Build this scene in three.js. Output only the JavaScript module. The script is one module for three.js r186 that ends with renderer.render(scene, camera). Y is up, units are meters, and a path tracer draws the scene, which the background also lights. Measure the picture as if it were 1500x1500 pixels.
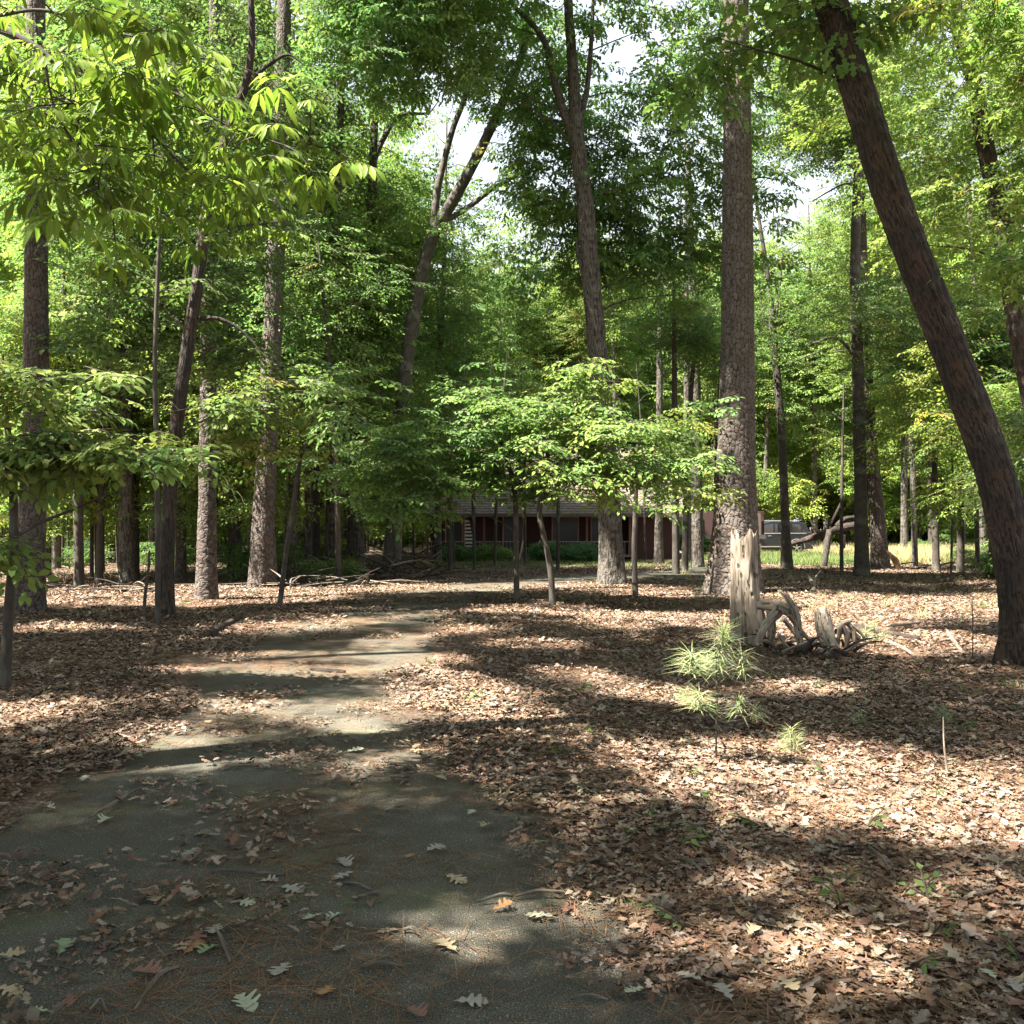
import * as THREE from 'three';
import { mergeGeometries } from 'three/addons/utils/BufferGeometryUtils.js';

// ---------------------------------------------------------------- camera, sky, sun, exposure
const scene = new THREE.Scene();
const EYE = 1.6, F = 1384, CX = 750, HY = 768;            // eye height, focal length and horizon as measured on the photograph
const camera = new THREE.PerspectiveCamera(2 * Math.atan(750 / F) * 180 / Math.PI, 1, 0.1, 900);
camera.position.set(0, EYE, 0);
camera.rotation.x = Math.atan((HY - 750) / F);
scene.add(camera);

const SUN = new THREE.Vector3(-0.50, 0.84, 0.21).normalize();
{
  const w = 128, h = 64, a = new Float32Array(w * h * 4);
  for (let j = 0; j < h; j++) for (let i = 0; i < w; i++) {
    const el = ((j + 0.5) / h - 0.5) * Math.PI, s = Math.max(0, Math.sin(el)), k = Math.pow(1 - s, 2.2);
    const zen = [0.145, 0.168, 0.20], hor = [0.225, 0.235, 0.245], o = (j * w + i) * 4;
    for (let c = 0; c < 3; c++) a[o + c] = 1.0 * (zen[c] + (hor[c] - zen[c]) * k);
    a[o + 3] = 1;
  }
  const t = new THREE.DataTexture(a, w, h, THREE.RGBAFormat, THREE.FloatType);
  t.mapping = THREE.EquirectangularReflectionMapping; t.magFilter = t.minFilter = THREE.LinearFilter; t.needsUpdate = true;
  scene.background = t; scene.environment = t;
}
const sun = new THREE.DirectionalLight(new THREE.Color().setRGB(1.0, 0.93, 0.82), 5);
sun.position.copy(SUN).multiplyScalar(80).add(new THREE.Vector3(0, 0, -25));
sun.target.position.set(0, 0, -25);
sun.castShadow = true; sun.shadow.radius = 1; sun.shadow.mapSize.set(4096, 4096);
Object.assign(sun.shadow.camera, { left: -60, right: 60, top: 60, bottom: -60, near: 1, far: 220 });
scene.add(sun, sun.target);
const EXPOSURE = 7.6;

// ---------------------------------------------------------------- helpers
function RNG(seed) { let a = seed >>> 0; return () => { a = (a + 0x6d2b79f5) | 0; let t = Math.imul(a ^ (a >>> 15), 1 | a); t = (t + Math.imul(t ^ (t >>> 7), 61 | t)) ^ t; return ((t ^ (t >>> 14)) >>> 0) / 4294967296; }; }
const V = (x, y, z) => new THREE.Vector3(x, y, z);
const lerp = (a, b, t) => a + (b - a) * t, clamp = (x, a, b) => Math.min(b, Math.max(a, x)), sstep = (a, b, x) => { const t = clamp((x - a) / (b - a), 0, 1); return t * t * (3 - 2 * t); };
const X = (px, d) => (px - CX) / F * d, Yh = (py, d) => EYE + (HY - py) / F * d, D = (py) => F * EYE / (py - HY);
function hash2(x, y) { let n = Math.imul(x | 0, 374761393) + Math.imul(y | 0, 668265263) | 0; n = Math.imul(n ^ (n >>> 13), 1274126177); return ((n ^ (n >>> 16)) >>> 0) / 4294967296; }
function vnoise(x, y, per) {
  const xi = Math.floor(x), yi = Math.floor(y), m = (k, p) => p ? ((k % p) + p) % p : k, px = per && per[0], py = per && per[1];
  let u = x - xi, v = y - yi; u = u * u * (3 - 2 * u); v = v * v * (3 - 2 * v);
  const a = hash2(m(xi, px), m(yi, py)), b = hash2(m(xi + 1, px), m(yi, py)), c = hash2(m(xi, px), m(yi + 1, py)), d = hash2(m(xi + 1, px), m(yi + 1, py));
  return lerp(lerp(a, b, u), lerp(c, d, u), v);
}
function fbm(x, y, per, oct = 4) { let s = 0, a = 0.5, n = 0; for (let i = 0; i < oct; i++) { s += a * vnoise(x, y, per); n += a; x *= 2; y *= 2; per = per && [per[0] * 2, per[1] * 2]; a *= 0.5; } return s / n; }
function voro(x, y, nx, ny, seed) {                       // F1, F2 and cell id of a tileable cell pattern
  const xi = Math.floor(x), yi = Math.floor(y); let f1 = 9, f2 = 9, id = 0;
  for (let j = -1; j < 2; j++) for (let i = -1; i < 2; i++) {
    const cx = ((xi + i) % nx + nx) % nx, cy = ((yi + j) % ny + ny) % ny, q = hash2(cx + seed, cy + 7), r = hash2(cx + 31, cy + seed);
    const dx = xi + i + 0.1 + 0.8 * q - x, dy = yi + j + 0.1 + 0.8 * r - y, dd = Math.sqrt(dx * dx + dy * dy);
    if (dd < f1) { f2 = f1; f1 = dd; id = q * 0.7 + r * 0.3; } else if (dd < f2) f2 = dd;
  }
  return [f1, f2, id];
}
const used = {};
function numbered(n) { const k = used[n] = (used[n] ?? -1) + 1; return k ? `${n}_${String(k).padStart(3, '0')}` : n; }
function tag(o, label, category, group, kind) { o.userData.label = label; if (category) o.userData.category = category; if (group) o.userData.group = group; if (kind) o.userData.kind = kind; return o; }
function shade(o) { o.castShadow = true; o.receiveShadow = true; return o; }
function thing(name, label, category, pos = [0, 0, 0], turn = 0, group) { const g = new THREE.Group(); g.name = numbered(name); g.position.set(...pos); g.rotation.y = turn; tag(g, label, category, group); scene.add(g); return g; }
function part(name, geo, mat, parent) { const m = shade(new THREE.Mesh(geo, mat)); m.name = name; parent.add(m); return m; }
function struct(name, geo, mat, label) { const m = shade(new THREE.Mesh(geo, mat)); m.name = numbered(name); m.userData = { kind: 'structure', label, category: 'ground' }; scene.add(m); return m; }
function instanced(name, geo, mat, mats, cols, parent) {
  const m = shade(new THREE.InstancedMesh(geo, mat, mats.length)); m.name = name; m.userData.kind = 'stuff';
  const c = new THREE.Color();
  for (let i = 0; i < mats.length; i++) { m.setMatrixAt(i, mats[i]); if (cols) m.setColorAt(i, c.setRGB(...cols[i])); }
  parent.add(m); return m;
}
class GB {                                                 // collects triangles with colour
  constructor() { this.p = []; this.c = []; this.i = []; }
  v(x, y, z, c) { this.p.push(x, y, z); const k = this.jit ? 1 + this.jit * (hash2(this.p.length, 17) - 0.5) : 1; this.c.push(c[0] * k, c[1] * k, c[2] * k); return this.p.length / 3 - 1; }
  t(a, b, c) { this.i.push(a, b, c); }
  build() { const g = new THREE.BufferGeometry(); g.setAttribute('position', new THREE.Float32BufferAttribute(this.p, 3)); g.setAttribute('color', new THREE.Float32BufferAttribute(this.c, 3)); g.setIndex(this.i); g.computeVertexNormals(); return g; }
}
const mulc = (c, k) => [c[0] * k, c[1] * k, c[2] * k];

// ---------------------------------------------------------------- textures
function makeTex(w, h, fn, srgb) {
  const a = new Uint8Array(w * h * 4);
  for (let j = 0; j < h; j++) for (let i = 0; i < w; i++) { const c = fn(i, j), o = (j * w + i) * 4; for (let k = 0; k < 3; k++) a[o + k] = clamp(c[k], 0, 1) * 255; a[o + 3] = 255; }
  const t = new THREE.DataTexture(a, w, h); t.wrapS = t.wrapT = THREE.RepeatWrapping; t.magFilter = THREE.LinearFilter; t.minFilter = THREE.LinearMipmapLinearFilter;
  if (srgb) t.colorSpace = THREE.SRGBColorSpace; t.needsUpdate = true; return t;
}
const toS = (c) => c.map((x) => (x <= 0.0031308 ? 12.92 * x : 1.055 * Math.pow(x, 1 / 2.4) - 0.055));
// a bark: height field h(u, v) in 0..1 over one tile (u round the trunk, v along it) and its colours
function makeBark({ w = 256, h = 512, height, color, bump = 0.015, rough = 0.95 }) {
  const H = new Float32Array(w * h);
  for (let j = 0; j < h; j++) for (let i = 0; i < w; i++) H[j * w + i] = height(i / w, j / h);
  const map = makeTex(w, h, (i, j) => toS(color(i / w, j / h, H[j * w + i])), true), bm = makeTex(w, h, (i, j) => { const q = H[j * w + i]; return [q, q, q]; });
  const m = new THREE.MeshStandardMaterial({ map, bumpMap: bm, bumpScale: bump, roughness: rough });
  m.userData.h = (u, v) => { const i = Math.floor(((u % 1) + 1) % 1 * w), j = Math.floor(((v % 1) + 1) % 1 * h); return H[j * w + i]; };
  return m;
}
const mixc = (a, b, t) => [lerp(a[0], b[0], t), lerp(a[1], b[1], t), lerp(a[2], b[2], t)];
const warpP = (u, v) => [u * 9 + 1.3 * (fbm(u * 9, v * 14, [9, 14], 4) - 0.5), v * 11 + 1.8 * (fbm(u * 7 + 3, v * 12, [7, 12], 4) - 0.5)];
const pineH = (u, v) => { const [wx, wy] = warpP(u, v), [a, b] = voro(wx, wy, 9, 11, 3); return clamp(Math.pow(clamp((b - a) * 2.2, 0, 1), 0.6) * 0.8 + 0.6 * (fbm(u * 24, v * 44, [24, 44], 4) - 0.42), 0, 1); };
const pineC = (red, grey, fur) => (u, v, h) => { const [wx, wy] = warpP(u, v), [, , id] = voro(wx, wy, 9, 11, 3); const t = clamp(id * 0.7 + fbm(u * 6, v * 10, [6, 10], 3) * 0.8 - 0.35, 0, 1), g = 0.75 + 0.5 * fbm(u * 48, v * 96, [48, 96], 2); return mulc(mixc(fur, mixc(red, grey, t), sstep(0.15, 0.6, h)), g); };
const oakH = (u, v) => { const n = fbm(u * 22 + 0, v * 7, [22, 7], 4), m = fbm(u * 34, v * 10, [34, 10], 3), rd = 1 - Math.abs(2 * n - 1) * 2.4, cr = sstep(0.55, 0.7, fbm(u * 20, v * 26, [20, 26], 3)); return clamp(0.25 + 0.55 * rd + 0.5 * (m - 0.5) - 0.35 * cr + 0.4 * (fbm(u * 60, v * 50, [60, 50], 2) - 0.5), 0, 1); };
const oakC = (lo, hi, lich) => (u, v, h) => { const l = sstep(0.58, 0.72, fbm(u * 5, v * 6, [5, 6], 4)); return mulc(mixc(mixc(lo, hi, sstep(0.1, 0.65, h)), lich, l * 0.6 * sstep(0.2, 0.5, h)), 0.7 + 0.6 * fbm(u * 50, v * 60, [50, 60], 2)); };
const smoothH = (u, v) => clamp(0.5 + 0.7 * (fbm(u * 9, v * 14, [9, 14], 4) - 0.5) + 0.3 * (fbm(u * 40, v * 22, [40, 22], 2) - 0.5), 0, 1);
const woodH = (u, v) => clamp(0.55 + 0.8 * (fbm(u * 26, v * 5, [26, 5], 4) - 0.5) - 0.5 * sstep(0.66, 0.75, fbm(u * 12 + 3, v * 9, [12, 9], 3)), 0, 1);
const BARK = {
  pine: makeBark({ height: pineH, color: pineC([0.078, 0.056, 0.044], [0.118, 0.108, 0.097], [0.020, 0.016, 0.014]), bump: 0.02, w: 384, h: 768 }),
  oak: makeBark({ height: oakH, color: oakC([0.028, 0.023, 0.019], [0.105, 0.091, 0.075], [0.17, 0.17, 0.14]), bump: 0.02, w: 384, h: 512 }),
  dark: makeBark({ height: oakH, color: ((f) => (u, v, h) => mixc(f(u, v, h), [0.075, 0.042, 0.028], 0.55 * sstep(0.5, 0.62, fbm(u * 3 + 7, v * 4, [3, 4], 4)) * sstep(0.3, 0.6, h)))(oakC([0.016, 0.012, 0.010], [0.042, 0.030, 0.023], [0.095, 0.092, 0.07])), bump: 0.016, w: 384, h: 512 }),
  smooth: makeBark({ height: smoothH, color: oakC([0.034, 0.029, 0.024], [0.085, 0.076, 0.064], [0.17, 0.17, 0.145]), bump: 0.006 }),
  thin: makeBark({ height: smoothH, color: oakC([0.026, 0.021, 0.017], [0.055, 0.045, 0.036], [0.10, 0.10, 0.08]), bump: 0.004 }),
  wood: makeBark({ height: woodH, color: (u, v, h) => mulc(mixc([0.06, 0.044, 0.032], mixc([0.29, 0.25, 0.20], [0.20, 0.15, 0.105], fbm(u * 5, v * 5, [5, 5], 3)), sstep(0.2, 0.65, h)), 0.75 + 0.5 * fbm(u * 60, v * 12, [60, 12], 2)), bump: 0.012 }),
};

// ---------------------------------------------------------------- driveway course and ground relief
const DRIVE = new THREE.CatmullRomCurve3([[-0.95, 6], [-0.95, 1], [-0.97, -3], [-1.15, -4.6], [-1.62, -6.6], [-2.0, -8.6], [-2.15, -10.6], [-2.25, -13.7], [-2.1, -18], [-1.3, -22.5], [0.8, -26.6], [4.4, -29.6], [7.0, -33.5], [7.6, -39]].map(([x, z]) => V(x, 0, z)));
const driveP = DRIVE.getSpacedPoints(220);
function driveDist(x, z) { let b = 1e9; for (const p of driveP) { const q = (p.x - x) ** 2 + (p.z - z) ** 2; if (q < b) b = q; } return Math.sqrt(b); }
const halfW = (z) => z > -6 ? lerp(1.62, 1.3, clamp((-z - 2) / 4, 0, 1)) : z > -14 ? 1.25 : 1.35;
function gy(x, z) { const k = z > -33 && Math.abs(x) < 20 ? sstep(1.9, 4, driveDist(x, z)) : 1, far = sstep(40, 90, Math.hypot(x, z)); return k * (0.10 * (vnoise(x * 0.45 + 9, z * 0.45) - 0.5) + 0.16 * (vnoise(x * 0.13 + 3, z * 0.13 + 5) - 0.5)) * (1 - far) - 0.02 * k; }

// where sun reaches the forest floor (openings in the canopy, given on the ground): x, z, half sizes
const OPEN = [[1270, 1140, 250, 60], [1420, 1165, 150, 55], [1080, 1112, 110, 18], [1230, 1388, 105, 40], [1310, 1428, 60, 20], [945, 1338, 85, 24], [1150, 1288, 105, 24], [900, 1195, 50, 40], [640, 1368, 75, 17],
  [575, 1046, 85, 19], [690, 1024, 75, 36], [270, 1078, 60, 9], [395, 1038, 60, 7], [300, 1110, 80, 7], [60, 1046, 105, 13], [560, 1131, 60, 6], [330, 980, 90, 6], [590, 944, 60, 9], [520, 985, 120, 5], [440, 960, 60, 4], [640, 968, 60, 8],
  [700, 861, 160, 5], [740, 895, 30, 4], [780, 944, 60, 6], [920, 915, 24, 4], [400, 880, 110, 5], [230, 889, 120, 6], [700, 925, 40, 4], [850, 985, 60, 8], [960, 1010, 70, 12], [820, 1060, 50, 16],
  [1360, 940, 150, 14], [1200, 930, 90, 6], [1150, 912, 60, 5], [1310, 882, 130, 5], [1120, 872, 50, 4], [1420, 900, 70, 6], [1180, 1000, 50, 10], [980, 870, 50, 4], [1330, 838, 90, 3], [1000, 840, 60, 3], [100, 925, 60, 4], [280, 865, 80, 4], [150, 870, 90, 4], [1450, 1300, 50, 12]
].map(([px, py, rx, ry]) => { const d = D(py), d0 = D(py + ry), d1 = D(py - ry); return [X(px, d), -(d0 + d1) / 2, rx / F * d, Math.max((d1 - d0) / 2, 0.22)]; });
OPEN.push([-3, -57, 9, 4], [9, -60, 9, 4], [-14, -34, 4, 3], [14.5, -42, 8, 5.5], [26, -41, 11, 4], [-22, -38, 7, 5], [6, -36, 5, 3], [1, -50, 8, 4]);
const LITBOUGHS = [[1.45, 0.7, -6.6, 0.38], [-2.2, 4.6, -5.4, 0.6], [-0.2, 3.6, -19, 1.3], [1.6, 3.4, -18.8, 1.3], [2.9, 3.2, -20.5, 1.0], [-2.6, 4.2, -5.6, 0.75], [-1.6, 3.7, -5.8, 0.6], [-3.4, 2.6, -9.3, 0.7], [-4.8, 3.0, -9.4, 0.7], [5.2, 6.0, -9.2, 1.0]];   // boughs that the sun reaches through gaps above them
function sunOpen(x, y, z) {                                // does a thing at x, y, z stand in the way of such a patch?
  const k = y / SUN.y, gx = x - SUN.x * k, gz = z - SUN.z * k;
  for (let i = 0; i < OPEN.length; i++) { const [cx, cz, rx, rz] = OPEN[i], n = (i < 2 ? 0.35 : 0.65) * (fbm(gx * 1.4 + 5, gz * 1.4 + 3, null, 2) - 0.5), mg = i < 2 ? 0.35 : cz > -6.2 ? 0.05 : 0.28, q = Math.hypot((gx - cx) / (rx + mg), (gz - cz) / (rz + mg)); if (q + n < 1) return true; }
  for (const [cx, cy, cz, R] of LITBOUGHS) { const t = (x - cx) * SUN.x + (y - cy) * SUN.y + (z - cz) * SUN.z; if (t > R * 1.1 && Math.hypot(x - cx - SUN.x * t, y - cy - SUN.y * t, z - cz - SUN.z * t) < R) return true; }
  return false;
}

// ---------------------------------------------------------------- ground
{
  const n = 260, pos = [], uv = [], idx = [], warp = (t) => Math.sign(t) * (14 * Math.abs(t) + 340 * Math.pow(Math.abs(t), 3.4));
  for (let j = 0; j <= n; j++) for (let i = 0; i <= n; i++) { const x = warp(i / n * 2 - 1), z = warp(j / n * 2 - 1) - 8; pos.push(x, gy(x, z), z); uv.push(x / 3, -z / 3); }
  for (let j = 0; j < n; j++) for (let i = 0; i < n; i++) { const a = j * (n + 1) + i; idx.push(a, a + n + 1, a + 1, a + 1, a + n + 1, a + n + 2); }
  const g = new THREE.BufferGeometry(); g.setAttribute('position', new THREE.Float32BufferAttribute(pos, 3)); g.setAttribute('uv', new THREE.Float32BufferAttribute(uv, 2)); g.setIndex(idx); g.computeVertexNormals();
  const W = 1024, r = RNG(5), hgt = new Float32Array(W * W).fill(0), col = new Float32Array(W * W * 3);
  for (let j = 0; j < W; j++) for (let i = 0; i < W; i++) { const f = fbm(i / W * 24, j / W * 24, [24, 24], 4), o = (j * W + i) * 3, c = mixc([0.085, 0.058, 0.040], [0.17, 0.125, 0.09], f); hgt[j * W + i] = f * 0.3; col.set(c, o); }
  const tones = [[0.20, 0.14, 0.10], [0.155, 0.10, 0.07], [0.22, 0.17, 0.13], [0.135, 0.08, 0.053], [0.24, 0.195, 0.15], [0.105, 0.075, 0.056]];
  for (let k = 0; k < 9000; k++) {                         // shreds of leaf and needle, as colour grain of the soil
    const x = r() * W, y = r() * W, a = r() * 6.283, L = 5 + r() * 15, Wd = r() < 0.4 ? 0.9 : 2 + r() * 4, c = mulc(tones[Math.floor(r() * 6)], 0.7 + r() * 0.5), hh = 0.3 + r() * 0.6;
    for (let s = -L; s <= L; s += 0.8) { const ww = Wd * (1 - (s / L) ** 2); for (let q = -ww; q <= ww; q += 0.8) { const i = ((Math.round(x + Math.cos(a) * s - Math.sin(a) * q) % W) + W) % W, j = ((Math.round(y + Math.sin(a) * s + Math.cos(a) * q) % W) + W) % W; hgt[j * W + i] = hh; col.set(c, (j * W + i) * 3); } }
  }
  const map = makeTex(W, W, (i, j) => toS([...col.subarray((j * W + i) * 3, (j * W + i) * 3 + 3)]), true), bump = makeTex(W, W, (i, j) => { const q = hgt[j * W + i]; return [q, q, q]; });
  struct('forest_floor', g, new THREE.MeshStandardMaterial({ map, bumpMap: bump, bumpScale: 0.02, roughness: 1 }), 'brown forest floor of soil and rotted leaf litter');
}
{ // asphalt driveway: a slightly crowned ribbon with ragged edges
  const pos = [], uv = [], idx = [], P = DRIVE.getSpacedPoints(260), m = 16; let L = 0;
  P.forEach((p, k) => {
    const q = P[Math.min(k + 1, 260)], o = P[Math.max(k - 1, 0)], t = V(q.x - o.x, 0, q.z - o.z).normalize(), s = V(-t.z, 0, t.x); if (k) L += p.distanceTo(P[k - 1]);
    for (let i = 0; i <= m; i++) { const e = i / m * 2 - 1, rag = Math.abs(e) > 0.99 ? 0.16 * (fbm(L * 2.2 + (e > 0 ? 50 : 0), 3, null, 4) - 0.5) : 0, w = halfW(p.z) * e + rag; const x = p.x + s.x * w, z = p.z + s.z * w; pos.push(x, gy(x, z) + 0.026 - 0.020 * e * e, z); uv.push(w / 1.6, L / 1.6); }
  });
  for (let k = 0; k < 260; k++) for (let i = 0; i < m; i++) { const a = k * (m + 1) + i; idx.push(a, a + 1, a + m + 1, a + 1, a + m + 2, a + m + 1); }
  const g = new THREE.BufferGeometry(); g.setAttribute('position', new THREE.Float32BufferAttribute(pos, 3)); g.setAttribute('uv', new THREE.Float32BufferAttribute(uv, 2)); g.setIndex(idx); g.computeVertexNormals();
  if (g.attributes.normal.getY(0) < 0) { g.setIndex(idx.map((_, k) => idx[k - k % 3 + 2 - k % 3])); g.computeVertexNormals(); }
  const W = 1024, hh = (i, j) => { const [a, b, id] = voro(i / W * 200 + 0.8 * fbm(i / W * 90, j / W * 90, [90, 90], 2), j / W * 200, 200, 200, 21); return [clamp(1 - a * 1.5, 0, 1), id, b]; };
  const H = new Float32Array(W * W);
  const map = makeTex(W, W, (i, j) => {
    const [h, id] = hh(i, j), big = fbm(i / W * 6, j / W * 6, [6, 6], 4), moss = sstep(0.56, 0.72, fbm(i / W * 5 + 1.7, j / W * 5, [5, 5], 5)); H[j * W + i] = h * (0.6 + 0.4 * id);
    let c = mixc([0.066, 0.062, 0.050], mixc([0.140, 0.132, 0.106], [0.44, 0.41, 0.32], id > 0.8 ? (id - 0.8) * 5 : 0), sstep(0.25, 0.7, h)); c = mulc(c, 0.7 + 0.6 * big); return toS(mixc(c, [0.10, 0.11, 0.05], moss * 0.35));
  }, true), bump = makeTex(W, W, (i, j) => { const q = H[j * W + i]; return [q, q, q]; });
  struct('driveway', g, new THREE.MeshPhysicalMaterial({ map, bumpMap: bump, bumpScale: 0.005, roughness: 1, specularIntensity: 0.25 }), 'weathered grey asphalt driveway curving away towards the house');
}
{ // pale lane far off on the left, beyond the trunks
  const pos = [], idx = [], r = RNG(8);
  for (let k = 0; k <= 40; k++) { const x = -58 + k * 1.25, z = -44 - 5 * Math.sin(k * 0.06) + 0.12 * (x + 40), w = 2.1 + 0.2 * r(); for (const e of [-1, 1]) pos.push(x, gy(x, z + e * w) + 0.05, z + e * w); }
  for (let k = 0; k < 40; k++) idx.push(2 * k, 2 * k + 1, 2 * k + 2, 2 * k + 1, 2 * k + 3, 2 * k + 2);
  const g = new THREE.BufferGeometry(); g.setAttribute('position', new THREE.Float32BufferAttribute(pos, 3)); g.setAttribute('uv', new THREE.Float32BufferAttribute(pos.filter((_, i) => i % 3 !== 1).map((q) => q / 2), 2)); g.setIndex(idx); g.computeVertexNormals();
  const t = makeTex(256, 256, (i, j) => toS(mulc([0.55, 0.53, 0.48], 0.7 + 0.6 * fbm(i / 8, j / 8, [32, 32], 3))), true);
  struct('gravel_lane', g, new THREE.MeshStandardMaterial({ map: t, roughness: 1 }), 'pale gravel lane beyond the trunks of the wood');
}

// ---------------------------------------------------------------- leaves and sprays
const leafM = (shine = 0.35) => new THREE.MeshPhysicalMaterial({ vertexColors: true, color: 0xffffff, roughness: 1, transmission: 0.52, thickness: 0, specularIntensity: 0.25, clearcoat: shine, clearcoatRoughness: 0.38, side: THREE.DoubleSide });
const LEAFM = leafM(0.16), LEAFN = leafM(0.2);
function frame(dir, up) { const x = dir.clone().normalize(), z = x.clone().cross(up).normalize(), y = z.clone().cross(x); return [x, y, z]; }
// one leaf as a folded blade: st = [[along, half width], ...]
function blade(gb, o, dir, up, L, W, c, st, fold = 0.25, droop = 0.25, curl = 0) {
  const [x, y, z] = frame(dir, up); let pl = -1, pm = -1, pr = -1;
  st.forEach(([t, w], k) => {
    const s = t * L, dy = -droop * t * t * L, put = (e) => { const lat = e * w * W, h = dy + Math.abs(lat) * fold + curl * lat * lat / W; return gb.v(o.x + x.x * s + y.x * h + z.x * lat, o.y + x.y * s + y.y * h + z.y * lat, o.z + x.z * s + y.z * h + z.z * lat, c); };
    if (w === 0) { const m = put(0); if (k) { gb.t(pl, pm, m); gb.t(pm, pr, m); } pl = pm = pr = m; return; }
    const l = put(-1), m = put(0), r = put(1);
    if (k) { if (pl === pm) { gb.t(pm, m, l); gb.t(pm, r, m); } else { gb.t(pl, pm, l); gb.t(pm, m, l); gb.t(pm, pr, m); gb.t(pr, r, m); } }
    pl = l; pm = m; pr = r;
  });
}
const OVAL = [[0, 0], [0.42, 0.5], [1, 0]], OVALF = [[0, 0], [0.22, 0.36], [0.5, 0.5], [0.78, 0.33], [1, 0]], LANCE = [[0, 0], [0.2, 0.25], [0.55, 0.5], [0.85, 0.27], [1, 0]];
const OAKLOW = [[0, 0], [0.2, 0.32], [0.32, 0.14], [0.52, 0.5], [0.66, 0.2], [0.84, 0.36], [1, 0]];
const OAKFINE = [[0, 0.015], [0.1, 0.03], [0.2, 0.19], [0.27, 0.21], [0.34, 0.10], [0.40, 0.13], [0.48, 0.40], [0.57, 0.46], [0.58, 0.19], [0.64, 0.18], [0.72, 0.42], [0.80, 0.43], [0.80, 0.21], [0.88, 0.26], [0.94, 0.2], [1, 0]];
function star(gb, o, dir, up, L, c, r) {                   // five-lobed leaf
  const [x, y, z] = frame(dir, up), lob = [[-2.5, 0.45], [-2.0, 0.25], [-1.35, 0.72], [-0.8, 0.36], [-0.28, 0.42], [0, 1], [0.28, 0.42], [0.8, 0.36], [1.35, 0.72], [2.0, 0.25], [2.5, 0.45]];
  const cc = gb.v(o.x + x.x * L * 0.3, o.y + x.y * L * 0.3 , o.z + x.z * L * 0.3, c), ids = lob.map(([a, q]) => { const s = L * (0.3 + 0.68 * q * Math.cos(a)), t = L * 0.68 * q * Math.sin(a), h = -0.28 * q * q * L * (0.6 + 0.4 * r()); return gb.v(o.x + x.x * s + y.x * h + z.x * t, o.y + x.y * s + y.y * h + z.y * t, o.z + x.z * s + y.z * h + z.z * t, c); });
  for (let k = 0; k < ids.length - 1; k++) gb.t(cc, ids[k], ids[k + 1]);
}
function rod(gb, a, b, r0, r1, c) { const [x, y, z] = frame(b.clone().sub(a), Math.abs(b.y - a.y) > 0.9 * a.distanceTo(b) ? V(1, 0, 0) : V(0, 1, 0)); const A = [], B = []; for (let k = 0; k < 3; k++) { const q = k * 2.094, dy = Math.cos(q), dz = Math.sin(q); A.push(gb.v(a.x + (y.x * dy + z.x * dz) * r0, a.y + (y.y * dy + z.y * dz) * r0, a.z + (y.z * dy + z.z * dz) * r0, c)); B.push(gb.v(b.x + (y.x * dy + z.x * dz) * r1, b.y + (y.y * dy + z.y * dz) * r1, b.z + (y.z * dy + z.z * dz) * r1, c)); } for (let k = 0; k < 3; k++) { const n = (k + 1) % 3; gb.t(A[k], A[n], B[k]); gb.t(A[n], B[n], B[k]); } }
const TWIG = [0.10, 0.08, 0.055];
// a spray: a forking twig about `len` long in the x direction, leaves along it
function spray({ seed, len = 0.7, n = 24, L = 0.1, W = 0.5, base, shape = 'oval', forks = 3, vary = 0.25, droop = 0.3, tilt = 0.5 }) {
  const r = RNG(seed), gb = new GB(), S = { oval: OVAL, ovalf: OVALF, lance: LANCE, oak: OAKLOW }[shape], lines = [];
  const main = [V(0, 0, 0), V(len * 0.5, 0.03 * len, 0.05 * len * (r() - 0.5)), V(len, -0.06 * len, 0.1 * len * (r() - 0.5))]; lines.push(main);
  for (let k = 0; k < forks; k++) { const t = 0.15 + 0.6 * k / forks, s = (k % 2 ? 1 : -1), o = main[0].clone().lerp(main[2], t), l = len * (0.62 - 0.3 * t) * (0.8 + 0.4 * r()), a = s * (0.6 + 0.5 * r()), e = o.clone().add(V(Math.cos(a) * l, (r() - 0.6) * 0.2 * l, Math.sin(a) * l)); lines.push([o, o.clone().lerp(e, 0.5).add(V(0, 0.04 * l, 0)), e]); }
  const tot = lines.reduce((s, q) => s + q[0].distanceTo(q[2]), 0);
  for (const q of lines) {
    rod(gb, q[0], q[1], 0.0045, 0.0035, TWIG); rod(gb, q[1], q[2], 0.0035, 0.002, TWIG);
    const m = Math.max(3, Math.round(n * q[0].distanceTo(q[2]) / tot)), dir = q[2].clone().sub(q[0]).normalize();
    for (let k = 0; k < m; k++) {
      const t = 0.15 + 0.85 * (k + 0.5 * r()) / m, o = t < 0.5 ? q[0].clone().lerp(q[1], t * 2) : q[1].clone().lerp(q[2], t * 2 - 1), side = k === m - 1 ? 0 : (k % 2 ? 1 : -1), yaw = side * (0.6 + 0.5 * r());
      const d = dir.clone().applyAxisAngle(V(0, 1, 0), yaw).add(V(0, (r() - 0.65) * tilt * 1.2, 0)).normalize(), up = V((r() - 0.5) * tilt * 1.6, 1, (r() - 0.5) * tilt * 1.6).normalize(), l = L * (0.7 + 0.5 * r()), c = mulc(base, 1 - vary / 2 + vary * r()); c[0] *= 0.85 + 0.35 * r();
      o.addScaledVector(d, 0.12 * L);
      if (shape === 'star') star(gb, o, d, up, l, c, r); else blade(gb, o, d, up, l, l * W, c, S, 0.1 + 0.3 * r(), droop * (0.4 + r()));
    }
  }
  return gb.build();
}
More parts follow.
